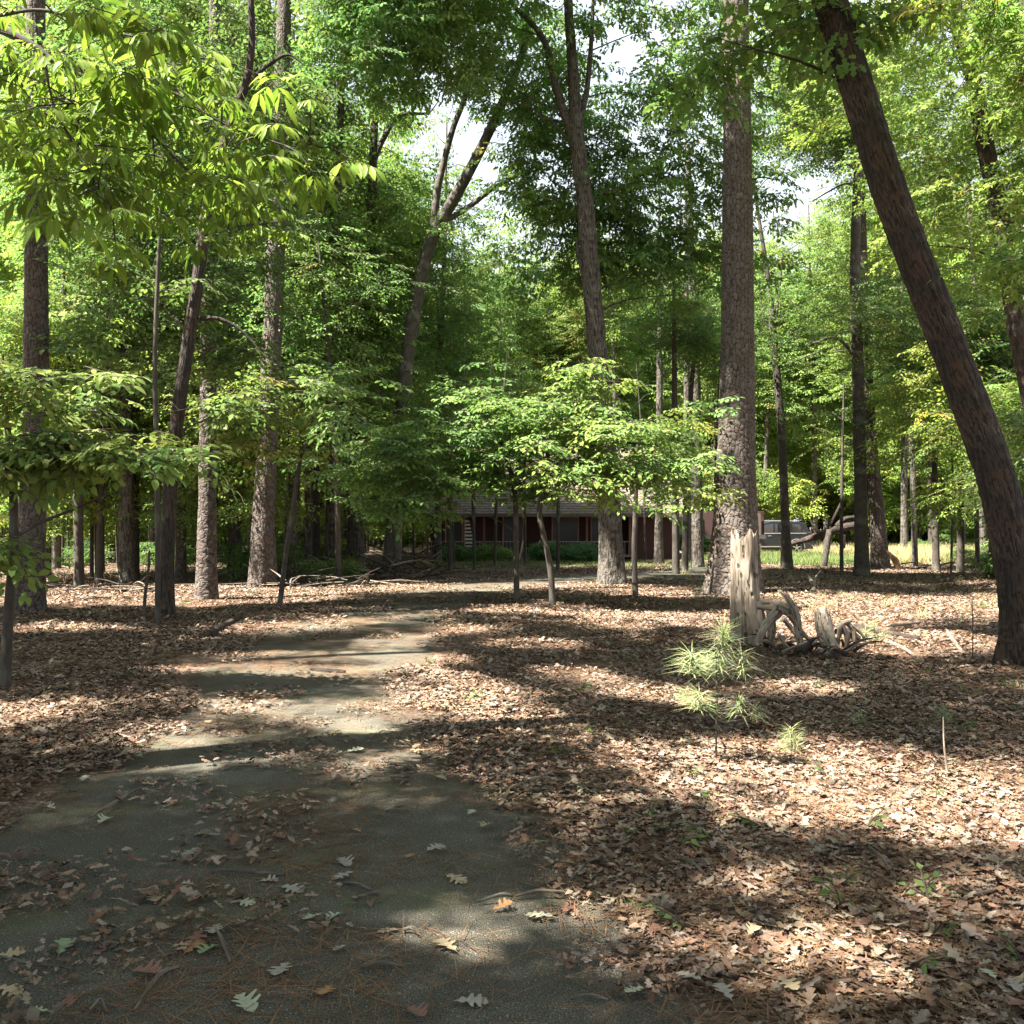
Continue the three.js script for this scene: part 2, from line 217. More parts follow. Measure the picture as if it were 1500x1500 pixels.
// compound leaf rosette: leaflets fan out and hang from a shoot tip
function rosette(seed, base) {
  const r = RNG(seed), gb = new GB(); gb.jit = 0.2;
  for (let s = 0; s < 4; s++) {
    const a = s * 1.57 + r() * 0.9, ra = V(Math.cos(a), -0.1 - 0.25 * r(), Math.sin(a)).normalize(), l = 0.13 + 0.07 * r(), e = ra.clone().multiplyScalar(l); rod(gb, V(0, 0, 0), e, 0.003, 0.002, [0.12, 0.13, 0.04]);
    for (let k = 0; k < 6; k++) { const t = k === 5 ? 1 : 0.4 + 0.25 * Math.floor(k / 2), yaw = k === 5 ? 0 : (k % 2 ? 1 : -1) * (0.75 + 0.25 * r()), d = ra.clone().applyAxisAngle(V(0, 1, 0), yaw).add(V(0, -0.05 - 0.4 * r(), 0)), c = mulc(base, 0.75 + 0.5 * r()); c[0] *= 0.9 + 0.3 * r(); blade(gb, e.clone().multiplyScalar(t), d, V((r() - 0.5) * 0.7, 1, (r() - 0.5) * 0.7).normalize(), 0.11 + 0.07 * r() + (k === 5 ? 0.03 : 0), 0.036 + 0.014 * r(), c, LANCE, 0.18 + 0.2 * r(), 0.25 + 0.3 * r()); }
  }
  return gb.build();
}
const G1 = [0.138, 0.24, 0.045], G2 = [0.16, 0.265, 0.055], G3 = [0.14, 0.245, 0.05], G4 = [0.17, 0.27, 0.045];
const SPR = {
  oak: [1, 2, 3].map((s) => spray({ seed: s, base: G1, shape: 'oak', L: 0.145, W: 0.62, n: 20, len: 0.65, tilt: 0.8 })),
  elm: [4, 5, 6].map((s) => spray({ seed: s, base: G3, L: 0.11, W: 0.5, n: 25, len: 0.75, forks: 4 })),
  far: [7, 8, 9].map((s) => spray({ seed: s, base: G2, L: 0.15, W: 0.58, n: 26, len: 1.05, forks: 4, tilt: 0.8 })),
  dog: [10, 11, 12].map((s) => spray({ seed: s, base: G2, shape: 'ovalf', L: 0.115, W: 0.56, n: 20, len: 0.6, tilt: 0.45 })),
  maple: [13, 14].map((s) => spray({ seed: s, base: G4, shape: 'star', L: 0.125, n: 16, len: 0.6, tilt: 0.6 })),
  hick: [15, 16, 17].map((s) => rosette(s, [0.155, 0.255, 0.03])),
  pine: [18, 19].map((s) => { const r = RNG(s), gb = new GB(); rod(gb, V(0, 0, 0), V(0.5, 0.05, 0), 0.01, 0.005, TWIG); for (let k = 0; k < 70; k++) { const t = 0.15 + 0.85 * r(), d = V(0.5 + r(), r() - 0.4, (r() - 0.5) * 2.4).normalize(); blade(gb, V(0.5 * t, 0.05 * t, 0), d, V(r() - 0.5, 1, r() - 0.5).normalize(), 0.2 + 0.06 * r(), 0.006, mulc([0.06, 0.115, 0.035], 0.8 + 0.4 * r()), OVAL, 0, 0.15); } return gb.build(); }),
};

// ---------------------------------------------------------------- trunks, limbs, crowns
function tube(pts, { rs = 12, rings = 24, tile = 1, bark, disp = 0, flare = 0, seed = 1, wob = 0, cap = false } = {}) {
  const curve = new THREE.CatmullRomCurve3(pts.map((q) => V(q[0], q[1], q[2]))), n = pts.length - 1, pos = [], uv = [], idx = [], r0 = pts[0][3], rep = Math.max(1, Math.round(2 * Math.PI * pts[Math.min(1, n)][3] / tile)); let L = 0, prev = null, fx = null;
  for (let j = 0; j <= rings; j++) {
    const t = j / rings, c = curve.getPoint(t), tan = curve.getTangent(t), k = Math.min(n - 1, Math.floor(t * n)), f = t * n - k; let rad = lerp(pts[k][3], pts[k + 1][3], f);
    if (prev) L += c.distanceTo(prev); prev = c;
    if (!fx) fx = Math.abs(tan.x) < 0.9 ? V(1, 0, 0) : V(0, 0, 1);
    fx = fx.clone().addScaledVector(tan, -fx.dot(tan)).normalize(); const fz = tan.clone().cross(fx);
    for (let i = 0; i <= rs; i++) {
      const a = i / rs * 2 * Math.PI, ii = i % rs; let q = rad;
      if (flare) { const e = Math.exp(-L / (r0 * 2.2)); q *= 1 + flare * e * (0.55 + 0.6 * Math.pow(0.5 + 0.5 * Math.sin(a * 4 + seed), 2) + 0.3 * Math.sin(a * 3 + seed * 2)); }
      if (wob) q *= 1 + wob * (vnoise(ii / rs * 5 + seed * 7, L * 1.3 + seed, null) - 0.5) * 2 * (0.4 + 0.6 * Math.sin(Math.PI * i / rs));
      if (disp && bark) q += disp * (bark.userData.h(ii / rs * rep, L / (tile * 1.7)) - 0.6);
      pos.push(c.x + (fx.x * Math.cos(a) + fz.x * Math.sin(a)) * q, c.y + (fx.y * Math.cos(a) + fz.y * Math.sin(a)) * q, c.z + (fx.z * Math.cos(a) + fz.z * Math.sin(a)) * q); uv.push(i / rs * rep, L / (tile * 1.7));
    }
  }
  for (let j = 0; j < rings; j++) for (let i = 0; i < rs; i++) { const a = j * (rs + 1) + i, b = a + rs + 1; idx.push(a, a + 1, b, a + 1, b + 1, b); }
  if (cap) for (const [j, s] of [[0, 0], [rings, 1]]) { const b = j * (rs + 1), c = s ? curve.getPoint(1) : curve.getPoint(0), m = pos.length / 3; pos.push(c.x, c.y, c.z); uv.push(0.5, 0.5); for (let i = 0; i < rs; i++) s ? idx.push(m, b + i, b + i + 1) : idx.push(m, b + i + 1, b + i); }
  const g = new THREE.BufferGeometry(); g.setAttribute('position', new THREE.Float32BufferAttribute(pos, 3)); g.setAttribute('uv', new THREE.Float32BufferAttribute(uv, 2)); g.setIndex(idx); g.computeVertexNormals();
  const N = g.attributes.normal; for (let j = 0; j <= rings; j++) { const a = j * (rs + 1), b = a + rs, v = V(N.getX(a) + N.getX(b), N.getY(a) + N.getY(b), N.getZ(a) + N.getZ(b)).normalize(); N.setXYZ(a, v.x, v.y, v.z); N.setXYZ(b, v.x, v.y, v.z); }
  // fx, tan x fx gives inward winding for upright tubes: turn outwards if needed
  const mid = Math.floor(rings / 2) * (rs + 1), c = curve.getPoint(Math.floor(rings / 2) / rings); if ((pos[mid * 3] - c.x) * N.getX(mid) + (pos[mid * 3 + 1] - c.y) * N.getY(mid) + (pos[mid * 3 + 2] - c.z) * N.getZ(mid) < 0) { const I = g.index.array; for (let k = 0; k < I.length; k += 3) { const s = I[k]; I[k] = I[k + 1]; I[k + 1] = s; } for (let k = 0; k < N.array.length; k++) N.array[k] *= -1; }
  return g;
}
const dummy = new THREE.Object3D();
let nSprays = 0;
// crown of sprays in clumps: blobs in local coordinates {c, r, n clumps, per sprays, s spread, flat}
function addCrown(g, { blobs, kind, path, bark, seed, tint = [1, 1, 1], mat = LEAFM, limbR = 0.05, scale = 1, open = true, keep, limbs = true, vary = 0.35, droop = 0.25, tilt = kind === 'dog' ? 0.4 : 0.8 }) {
  const r = RNG(seed * 977 + 13), ga = () => (r() + r() + r() - 1.5) * 1.15, geos = SPR[kind], mats = geos.map(() => []), cols = geos.map(() => []), limbG = [], clumps = [], hueT = 0.86 + 0.26 * hash2(seed, 91), litT = 0.88 + 0.24 * hash2(seed, 37), bx = g.position.x, by = g.position.y, bz = g.position.z;
  for (const b of blobs) for (let k = 0; k < b.n; k++) {
    const u = r() * 2 - 1, a = r() * 6.283, q = Math.pow(r(), 0.42), s = Math.sqrt(1 - u * u), c = V(b.c[0] + b.r[0] * q * s * Math.cos(a), b.c[1] + b.r[1] * q * u, b.c[2] + b.r[2] * q * s * Math.sin(a));
    if (open && sunOpen(bx + c.x, by + c.y, bz + c.z) && r() < 0.5) continue;
    if (keep && !keep(bx + c.x, by + c.y, bz + c.z, r)) continue;
    clumps.push([c, b]);
  }
  const axis = (c) => { let q = 1e9; for (const p of path) q = Math.min(q, (c.x - p[0]) ** 2 + 0.5 * (c.y - p[1]) ** 2 + (c.z - p[2]) ** 2); return q; };
  clumps.forEach((q) => q.push(axis(q[0]))); clumps.sort((p, q) => p[2] - q[2]);
  const nodes = path.map((p) => [p[0], p[1], p[2], p[3], 0]);
  for (const [c, b] of clumps) {
    // the limb: leaves the trunk or an earlier limb at the nearest point below the clump
    let best = nodes[0], bd = 1e9; for (const p of nodes) { const h = Math.hypot(c.x - p[0], c.z - p[2]), e = h + 1.1 * Math.abs(c.y - 0.35 * h - p[1]) + (p[1] > c.y + 0.15 ? 1.5 : 0) + p[4]; if (e < bd) { bd = e; best = p; } }
    const o = V(best[0], best[1], best[2]), out = c.clone().sub(o), ol = out.length();
    if (limbs && ol > 0.25) {
      const r1 = Math.min(best[3] * 0.6, limbR * (0.22 + ol * 0.14)), m1 = o.clone().lerp(c, 0.35).add(V((r() - 0.5) * 0.22 * ol, 0.10 * ol * r(), (r() - 0.5) * 0.22 * ol)), m2 = o.clone().lerp(c, 0.7).add(V((r() - 0.5) * 0.25 * ol, 0.1 * ol * (r() - 0.2), (r() - 0.5) * 0.25 * ol));
      limbG.push(tube([[o.x, o.y, o.z, r1], [m1.x, m1.y, m1.z, r1 * 0.75], [m2.x, m2.y, m2.z, r1 * 0.5], [c.x, c.y, c.z, 0.006]], { rs: 5, rings: 7, tile: 0.4 })); nodes.push([m1.x, m1.y, m1.z, r1 * 0.8, 0.1], [m2.x, m2.y, m2.z, r1 * 0.6, 0.2], [c.x, c.y, c.z, Math.max(0.008, r1 * 0.4), 0.35]);
    }
    const light = 1 + (r() - 0.5) * 0.3, hue = 1 + (r() - 0.5) * 0.25;
    for (let j = 0; j < b.per; j++) {
      const p = V(c.x + ga() * b.s, c.y + ga() * b.s * b.flat, c.z + ga() * b.s);
      if (open && sunOpen(bx + p.x, by + p.y, bz + p.z) && r() < 0.97) continue;
      const dir = V(p.x - c.x, 0, p.z - c.z).normalize().multiplyScalar(0.8).add(V(out.x, 0, out.z).normalize().multiplyScalar(0.5)).add(V(ga() * 0.5, -droop + ga() * 0.25, ga() * 0.5)).normalize();
      const [x, y, z] = frame(dir, V(ga() * tilt, 1, ga() * tilt).normalize()), sc = scale * (0.75 + 0.5 * r()), M = new THREE.Matrix4().makeBasis(x, y, z).scale(V(sc, sc, sc)).setPosition(p.x - x.x * 0.3 * sc, p.y, p.z - x.z * 0.3 * sc), gi = Math.floor(r() * geos.length), v = light * (1 - vary / 2 + vary * r()), yel = r() < 0.012 ? 1.7 : 1;
      mats[gi].push(M); cols[gi].push([tint[0] * v * litT * hueT * hue * yel, tint[1] * v * litT, tint[2] * v * litT / hue]); nSprays++;
    }
  }
  geos.forEach((ge, k) => mats[k].length && instanced('crown', ge, mat, mats[k], cols[k], g));
  if (limbG.length) { const lm = part('limbs', mergeGeometries(limbG), bark, g); lm.userData.kind = 'stuff'; }
}
// path in photograph terms: [px, py, width px] at distance d
const fromPx = (d, list, x0, z0 = 0) => list.map(([px, py, w, dz = 0]) => [X(px, d + dz) - x0, Yh(py, d + dz), -dz + z0, w / 2 / F * d]);
function tree(name, label, { d, pts, bark, group, seed = 1, rs = 14, rpm = 3, disp = 0, flare = 0.35, wob = 0.06, tile = 0.9, branches = [], crown, up = 0, category = 'tree' }) {
  const x0 = X(pts[0][0], d), z0 = -d, g = thing(name, label, category, [x0, gy(x0, z0), z0], 0, group);
  const P = fromPx(d, pts, x0); P[0][1] = -0.12; if (up) { const a = P[P.length - 2], b = P[P.length - 1], k = up / Math.max(0.5, b[1] - a[1]); P.push([b[0] + (b[0] - a[0]) * k * 0.6, b[1] + up, b[2], b[3] * 0.45]); }
  const len = P[P.length - 1][1] - P[0][1], m = BARK[bark];
  part('trunk', tube(P, { rs, rings: Math.round(len * rpm), bark: m, disp, flare, seed, wob, tile }), m, g);
  const paths = [...P.flatMap((p, k) => k ? [0, 0.25, 0.5, 0.75].map((t) => P[k - 1].map((q, c) => lerp(q, p[c], t))) : [])];
  for (const b of branches) { const B = fromPx(d, b, x0); part('limb', tube(B, { rs: 9, rings: B.length * 7, bark: m, tile: 0.5, wob: 0.06, seed, disp: disp * 0.5 }), m, g); paths.push(...B.filter((_, k) => k)); }
  if (crown) addCrown(g, { path: paths.filter((p) => p[1] > (crown.low ?? 2)), bark: m, seed, ...crown });
  return g;
}
const blob = (x, y, z, rx, ry, rz, n, per = 16, s = 0.8, flat = 0.75) => ({ c: [x, y, z], r: [rx, ry, rz], n, per, s, flat });
// keeps sight lines that the photograph shows clear: sky gaps, house front, parked car
const GAPS = [[935, 65, 32, 40], [705, 215, 16, 42], [790, 365, 36, 32], [1130, 195, 22, 45], [1195, 285, 45, 20], [615, 40, 30, 20], [1400, 140, 40, 25], [880, 330, 20, 30], [985, 300, 22, 40], [960, 170, 30, 40], [340, 160, 14, 20], [1120, 100, 14, 40]];
function viewKeep(x, y, z, r) {
  const dd = -z; if (dd < 6) return true; const px = CX + x / dd * F, py = HY - (y - EYE) / dd * F;
  for (const [cx, cy, rx, ry] of GAPS) if (Math.hypot((px - cx) / rx, (py - cy) / ry) < 1 && r() < 0.8) return false;
  return !(px > 640 && px < 1000 && py > 752 && py < 850 && dd < 44 && r() < 0.5) && !(px > 1100 && px < 1200 && py > 748 && py < 830) && !(px > 1050 && px < 1115 && dd < 22) && !(dd < 11 && px > 1180);
}

// the trees that stand out one by one
tree('pine_tree', 'tall thick straight pine with plated grey bark behind the broken snag', { d: 22, bark: 'pine', seed: 2, rs: 84, rpm: 16, disp: 0.026, flare: 0.4, wob: 0.03, tile: 0.95, pts: [[1075, 868, 66], [1077, 780, 60], [1079, 640, 53], [1081, 500, 48], [1082, 250, 42], [1081, 0, 35]], up: 12, branches: [[[1100, 258, 3], [1118, 254, 2.4], [1138, 258, 1.5]], [[1065, 100, 5], [1072, 60, 4], [1060, 20, 2]]], crown: { kind: 'pine', low: 16, blobs: [blob(0, 22, 0, 3, 3.5, 3, 40, 14)], limbR: 0.06 } });
tree('leaning_tree', 'big dark-barked tree leaning steeply to the left with a mossy foot', { d: 11.2, bark: 'dark', seed: 3, rs: 72, rpm: 18, disp: 0.02, flare: 0.5, wob: 0.05, tile: 0.8, pts: [[1508, 972, 66], [1499, 890, 58], [1462, 700, 54], [1392, 500, 50], [1300, 250, 48], [1224, 0, 46], [1140, -260, 42]], up: 3, crown: { kind: 'oak', low: 6, blobs: [blob(-3.6, 12, 0.5, 3.2, 2.2, 3, 46, 16), blob(-3.2, 7.9, -0.6, 1.5, 0.8, 1.2, 16, 12, 0.5), blob(-6.2, 12.5, 2.2, 2.4, 1.6, 2.2, 50, 16), blob(-4.2, 10.6, 1.6, 1.8, 1.2, 1.6, 30, 16)], keep: viewKeep } });  // last crown blobs are added above the frame to keep sun off the trunk
tree('oak_tree', 'oak with ridged bark lit at its base, forking high above the dogwoods', { d: 25, bark: 'oak', seed: 4, rs: 56, rpm: 10, disp: 0.024, flare: 0.45, pts: [[896, 858, 36], [894, 780, 33], [888, 650, 30], [876, 520, 28], [866, 400, 26], [858, 300, 25], [846, 200, 22], [840, 100, 16], [833, 0, 13]], up: 6,
  branches: [[[846, 205, 15], [826, 160, 14], [812, 110, 11], [795, 50, 9], [760, 10, 6], [738, -10, 4]], [[848, 180, 10], [858, 140, 9], [866, 70, 7], [870, -10, 5]], [[866, 440, 9], [852, 390, 7], [845, 350, 5]]],
  crown: { kind: 'oak', low: 7, blobs: [blob(-1.5, 10.8, -2.2, 3.0, 2.8, 1.8, 56, 15), blob(2.4, 11, -1.6, 2.6, 3.4, 2.2, 64, 15), blob(0, 15.8, -1.5, 5, 3, 3.6, 105, 15), blob(-5, 14.3, 2.2, 2.6, 2.4, 2, 60, 15), blob(-2.4, 15.6, 5, 2.4, 1.8, 2.2, 50, 15), blob(-3.4, 18.6, 2.2, 2.6, 2, 2.4, 44, 15)], keep: viewKeep, tint: [0.9, 0.92, 1] } });  // later blobs are added foliage that shades this trunk and the thick pine
tree('oak_tree', 'slender grey oak with a wide forked stem leaning right over the brush pile', { d: 28, bark: 'smooth', seed: 5, rs: 28, rpm: 7, disp: 0.012, pts: [[572, 846, 27], [580, 740, 23], [590, 580, 21], [606, 460, 20], [632, 350, 19], [668, 285, 17], [705, 215, 15], [735, 150, 13], [762, 85, 11]], up: 5,
  branches: [[[634, 345, 13], [640, 280, 11], [662, 190, 9], [683, 130, 8], [686, 40, 7], [684, -20, 5]], [[642, 330, 9], [690, 300, 8], [722, 276, 6], [760, 255, 4], [790, 240, 3]]],
  crown: { kind: 'elm', low: 7, blobs: [blob(-1, 11, -2.6, 3.4, 3, 2.2, 64, 16), blob(3, 13, -2.2, 3.2, 2.8, 2.2, 60, 15), blob(1, 17.4, -1, 5, 3.3, 4, 110, 15)], keep: viewKeep } });
tree('oak_tree', 'grey oak with a level side limb beside the forked oak', { d: 30, bark: 'oak', seed: 6, rs: 28, rpm: 6, disp: 0.014, pts: [[520, 842, 26], [522, 720, 22], [526, 600, 20], [534, 460, 18], [541, 370, 17], [545, 250, 13], [548, 130, 10], [545, 0, 8]], up: 5, branches: [[[543, 385, 10], [570, 372, 8], [600, 360, 6], [625, 352, 3]], [[545, 240, 8], [562, 200, 8], [585, 168, 6], [628, 165, 4]], [[541, 420, 5], [525, 350, 4], [510, 320, 3]]],
  crown: { kind: 'elm', low: 7, blobs: [blob(-3.6, 15.5, 4, 2.8, 2.2, 2.2, 56, 15), blob(0.6, 15.6, -2, 3, 2.4, 2.2, 60, 15), blob(-0.5, 11, -2.4, 4, 3.4, 2.4, 76, 16), blob(0, 17, 0, 5, 4, 4, 80, 14)], keep: viewKeep } });  // first blob is added foliage that throws shade on the forked oak
tree('pine_tree', 'thick reddish pine with flecks of sun on its scaly bark, close to a greyer stem', { d: 23.6, bark: 'pine', seed: 7, rs: 48, rpm: 9, disp: 0.02, tile: 0.85, flare: 0.25, pts: [[384, 863, 38], [386, 760, 32], [393, 600, 29], [400, 450, 27], [405, 300, 25], [410, 150, 23], [414, 0, 20]], up: 11, crown: { kind: 'pine', low: 16, blobs: [blob(0, 23, 0, 3, 3, 3, 36, 14)] } });
tree('pine_tree', 'grey pine stem standing just behind the reddish pine', { d: 29.5, bark: 'oak', seed: 8, rs: 28, rpm: 6, disp: 0.012, pts: [[377, 846, 24], [376, 700, 22], [377, 520, 21], [380, 370, 20], [384, 150, 18], [386, 0, 16]], up: 8, crown: { kind: 'elm', low: 9, blobs: [blob(0, 14, 0, 3.4, 3, 3, 70, 15), blob(0, 19, 0, 4, 3, 4, 50, 14)], keep: viewKeep } });
tree('pine_tree', 'straight pine with pale flecked bark between the dark tree and the reddish pine', { d: 19.8, bark: 'pine', seed: 9, rs: 40, rpm: 9, disp: 0.018, tile: 0.8, flare: 0.5, pts: [[303, 880, 29], [303, 780, 26], [304, 600, 23], [305, 450, 22], [309, 300, 20], [312, 100, 18], [312, 0, 17]], up: 12, crown: { kind: 'pine', low: 16, blobs: [blob(0, 22, 0, 3, 3, 3, 30, 14)] } });
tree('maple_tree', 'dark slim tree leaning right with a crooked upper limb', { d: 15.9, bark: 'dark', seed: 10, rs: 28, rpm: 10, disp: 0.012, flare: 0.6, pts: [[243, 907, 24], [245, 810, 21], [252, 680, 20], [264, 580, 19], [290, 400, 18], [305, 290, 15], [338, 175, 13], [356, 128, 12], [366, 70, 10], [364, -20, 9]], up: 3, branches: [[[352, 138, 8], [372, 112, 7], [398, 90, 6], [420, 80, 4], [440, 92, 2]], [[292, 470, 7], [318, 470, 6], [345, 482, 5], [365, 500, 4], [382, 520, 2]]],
  crown: { kind: 'elm', low: 4, blobs: [blob(0.4, 9.5, -1.8, 3.4, 2.2, 2, 54, 18), blob(-0.8, 6.6, -1.8, 2.6, 1.4, 1.6, 30, 16)], keep: viewKeep, tint: [0.9, 0.95, 1] } });
tree('pine_tree', 'dark shaded pine with scaly bark near the left sapling', { d: 16.2, bark: 'pine', seed: 11, rs: 44, rpm: 10, disp: 0.016, tile: 0.8, flare: 0.45, pts: [[42, 905, 42], [46, 800, 38], [50, 650, 36], [51, 480, 34], [50, 300, 30], [48, 100, 27]], up: 14, crown: { kind: 'pine', low: 15, blobs: [blob(0, 20, 0, 3, 3, 3, 30, 14)] } });
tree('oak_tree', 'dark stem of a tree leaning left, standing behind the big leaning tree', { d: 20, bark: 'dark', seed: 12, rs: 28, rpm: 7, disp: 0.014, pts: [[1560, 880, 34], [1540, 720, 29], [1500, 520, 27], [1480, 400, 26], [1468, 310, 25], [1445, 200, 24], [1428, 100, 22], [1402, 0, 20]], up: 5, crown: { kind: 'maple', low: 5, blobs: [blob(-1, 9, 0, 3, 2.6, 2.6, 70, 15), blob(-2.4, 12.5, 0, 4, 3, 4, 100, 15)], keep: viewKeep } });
tree('gum_tree', 'straight dark stem with dead side twigs in front of a reddish trunk', { d: 28.7, bark: 'thin', seed: 13, rs: 22, rpm: 6, disp: 0.006, pts: [[1262, 845, 22], [1261, 740, 18], [1258, 560, 17], [1254, 400, 15], [1257, 300, 13], [1260, 215, 12], [1258, 120, 9]], up: 2, branches: [[[1256, 270, 4], [1240, 268, 3], [1215, 280, 2.5], [1192, 294, 1.5]], [[1257, 248, 5], [1243, 238, 4], [1238, 245, 2]], [[1260, 270, 4], [1275, 255, 3], [1280, 235, 2]], [[1252, 520, 5], [1225, 495, 4], [1185, 506, 3]], [[1258, 235, 3], [1235, 233, 2], [1212, 234, 1]]],
  crown: { kind: 'elm', low: 5, blobs: [blob(0.3, 8, -0.6, 2.4, 1.6, 2, 30, 14), blob(-1.3, 15.2, -0.5, 3.2, 2.4, 2.4, 90, 16)], keep: viewKeep } });
tree('pine_tree', 'reddish pine leaning left beside the brown cut slab', { d: 34, bark: 'pine', seed: 14, rs: 32, rpm: 6, disp: 0.016, pts: [[1289, 832, 25], [1285, 760, 22], [1275, 640, 19], [1268, 500, 18], [1264, 380, 17], [1262, 250, 15]], up: 10, crown: { kind: 'far', low: 12, blobs: [blob(0.8, 15, 0, 3.4, 3, 3, 70, 14), blob(0, 19, 0, 3.5, 3, 3.5, 40, 13)], keep: viewKeep } });
tree('gum_tree', 'thin dark tree with a high fork, in front of the parked car', { d: 34, bark: 'thin', seed: 15, rs: 20, rpm: 5, disp: 0.006, pts: [[1153, 833, 16], [1150, 760, 13], [1146, 650, 12], [1140, 560, 11], [1133, 480, 11], [1128, 420, 7], [1118, 350, 6], [1108, 280, 4]], up: 2, branches: [[[1134, 485, 6], [1142, 430, 4], [1148, 370, 3]], [[1133, 490, 4], [1122, 470, 4], [1112, 420, 3]], [[1134, 480, 4], [1150, 462, 3], [1170, 450, 2]]], crown: { kind: 'elm', low: 6, blobs: [blob(0.3, 10, 0, 3, 2.8, 2.6, 60, 14), blob(0.6, 16, 0, 3.4, 3, 2.6, 90, 15)], keep: viewKeep, tint: [1.15, 1.1, 0.9] } });
tree('sapling_tree', 'straight slender stem by the straw-coloured grass', { d: 31.6, bark: 'thin', seed: 16, rs: 12, rpm: 4, pts: [[1371, 838, 11], [1370, 740, 9], [1369, 600, 8], [1367, 450, 6]], up: 2, crown: { kind: 'elm', low: 4, blobs: [blob(0, 7.5, 0, 2, 2.4, 2, 34, 14)], keep: viewKeep } });
tree('sapling_tree', 'dark slender stem nearest to the big leaning tree', { d: 30.7, bark: 'thin', seed: 17, rs: 12, rpm: 4, pts: [[1406, 840, 11], [1408, 740, 9], [1407, 640, 8], [1400, 500, 6]], up: 2, crown: { kind: 'elm', low: 4, blobs: [blob(0, 7.5, 0, 2.4, 2.2, 2, 34, 14)], keep: viewKeep } });
tree('sapling_tree', 'thin dark stem leaning right at the edge of the driveway', { d: 18.5, bark: 'thin', seed: 18, rs: 12, rpm: 5, pts: [[409, 888, 8], [418, 820, 8], [430, 740, 7], [441, 668, 5], [452, 640, 3]], up: 0.8, crown: { kind: 'dog', low: 1.5, blobs: [blob(-0.2, 3.4, 0, 1.2, 0.6, 0.9, 10, 8, 0.35)], tint: [1.3, 1.15, 0.9] } });
tree('sapling_tree', 'short curved leafless sapling stem beside the dark slim tree', { d: 15.4, bark: 'thin', seed: 19, rs: 8, rpm: 8, pts: [[211, 912, 6], [213, 880, 5], [218, 840, 4], [219, 812, 3]], category: 'sapling' });

// layered dogwoods
const dogCrown = (blobs, extra) => ({ kind: 'dog', low: 1.2, limbR: 0.035, blobs: blobs.map((b) => ({ ...b, n: Math.round(b.n * 0.62), r: [b.r[0] * 1.1, b.r[1] * 1.7, b.r[2] * 1.1], s: b.s * 1.15, flat: 0.45 })), keep: viewKeep, droop: 0.15, ...extra });
tree('dogwood_tree', 'slim dogwood with dark straight stem in front of the porch steps', { d: 19.5, bark: 'thin', seed: 21, rs: 12, rpm: 6, pts: [[757, 882, 9], [756, 800, 8], [754, 720, 8], [748, 690, 7], [736, 660, 4]], up: 0.6, branches: [[[754, 705, 6], [725, 690, 4], [690, 672, 3], [640, 655, 2], [560, 640, 1.5]], [[752, 700, 5], [775, 670, 4], [800, 650, 3]]], crown: dogCrown([blob(-1.4, 3.15, 0, 2.4, 0.55, 1.6, 30, 11, 0.4, 0.3), blob(0.3, 4.0, 0, 2.2, 0.6, 1.6, 30, 11, 0.4, 0.3), blob(-1.9, 2.35, 0.3, 1.3, 0.35, 1.1, 16, 10, 0.35, 0.25), blob(-3.2, 3.0, -0.5, 1.4, 0.5, 1.2, 18, 11, 0.4, 0.3), blob(-0.5, 2.6, 0.2, 1.3, 0.3, 1, 18, 10, 0.4, 0.3)]) });
tree('dogwood_tree', 'dogwood with a crooked stem in front of the clipped hedge', { d: 18.6, bark: 'thin', seed: 22, rs: 12, rpm: 6, pts: [[810, 887, 10], [806, 830, 9], [796, 780, 8], [790, 750, 8], [798, 700, 8], [802, 660, 5]], up: 0.6, branches: [[[798, 700, 5], [770, 680, 4], [740, 660, 3]], [[800, 690, 5], [840, 660, 4], [900, 645, 3], [960, 650, 2]]], crown: dogCrown([blob(0.8, 3.3, 0, 2.6, 0.5, 1.5, 34, 11, 0.4, 0.3), blob(0.3, 4.3, -0.4, 1.9, 0.6, 1.5, 28, 11, 0.4, 0.3), blob(1.9, 2.6, 0.2, 1.5, 0.4, 1.2, 20, 10, 0.35, 0.25), blob(0.2, 2.55, 0.1, 1.2, 0.35, 1, 18, 10, 0.4, 0.3)], { tint: [1.08, 1.05, 1] }) });
tree('dogwood_tree', 'thin dogwood right of the sunlit oak base', { d: 21, bark: 'thin', seed: 23, rs: 10, rpm: 6, pts: [[931, 872, 9], [929, 800, 8], [931, 740, 7], [934, 660, 5]], up: 0.6, crown: dogCrown([blob(0.6, 3.0, 0, 2.0, 0.7, 1.5, 30, 11, 0.4, 0.3), blob(1.2, 4.3, 0, 1.8, 0.7, 1.4, 24, 11, 0.4, 0.3), blob(1.6, 2.2, 0, 1.1, 0.3, 1, 12, 9, 0.35, 0.25)]) });
tree('dogwood_tree', 'dogwood with broad pale leaves spreading over the left edge of the wood', { d: 9.4, bark: 'thin', seed: 24, rs: 12, rpm: 8, pts: [[8, 990, 16], [13, 900, 14], [20, 780, 13], [18, 690, 11], [8, 600, 8]], up: 0.6, branches: [[[20, 780, 6], [60, 758, 5], [110, 738, 4], [160, 715, 3]], [[18, 690, 7], [80, 660, 5], [160, 650, 4], [230, 690, 3]]], crown: { kind: 'dog', low: 1, mat: LEAFN, limbR: 0.03, droop: 0.3, keep: (x, y, z) => -z > 6, scale: 0.9, blobs: [blob(0.55, 2.95, 0, 1.1, 0.22, 0.9, 22, 9, 0.28, 0.25), blob(1.15, 2.45, 0.1, 0.95, 0.22, 0.8, 22, 9, 0.28, 0.25), blob(0.2, 2.3, 0.3, 0.7, 0.15, 0.6, 9, 8, 0.25, 0.2), blob(0.1, 1.45, 0.8, 0.35, 0.15, 0.3, 3, 6, 0.2, 0.3)] } });
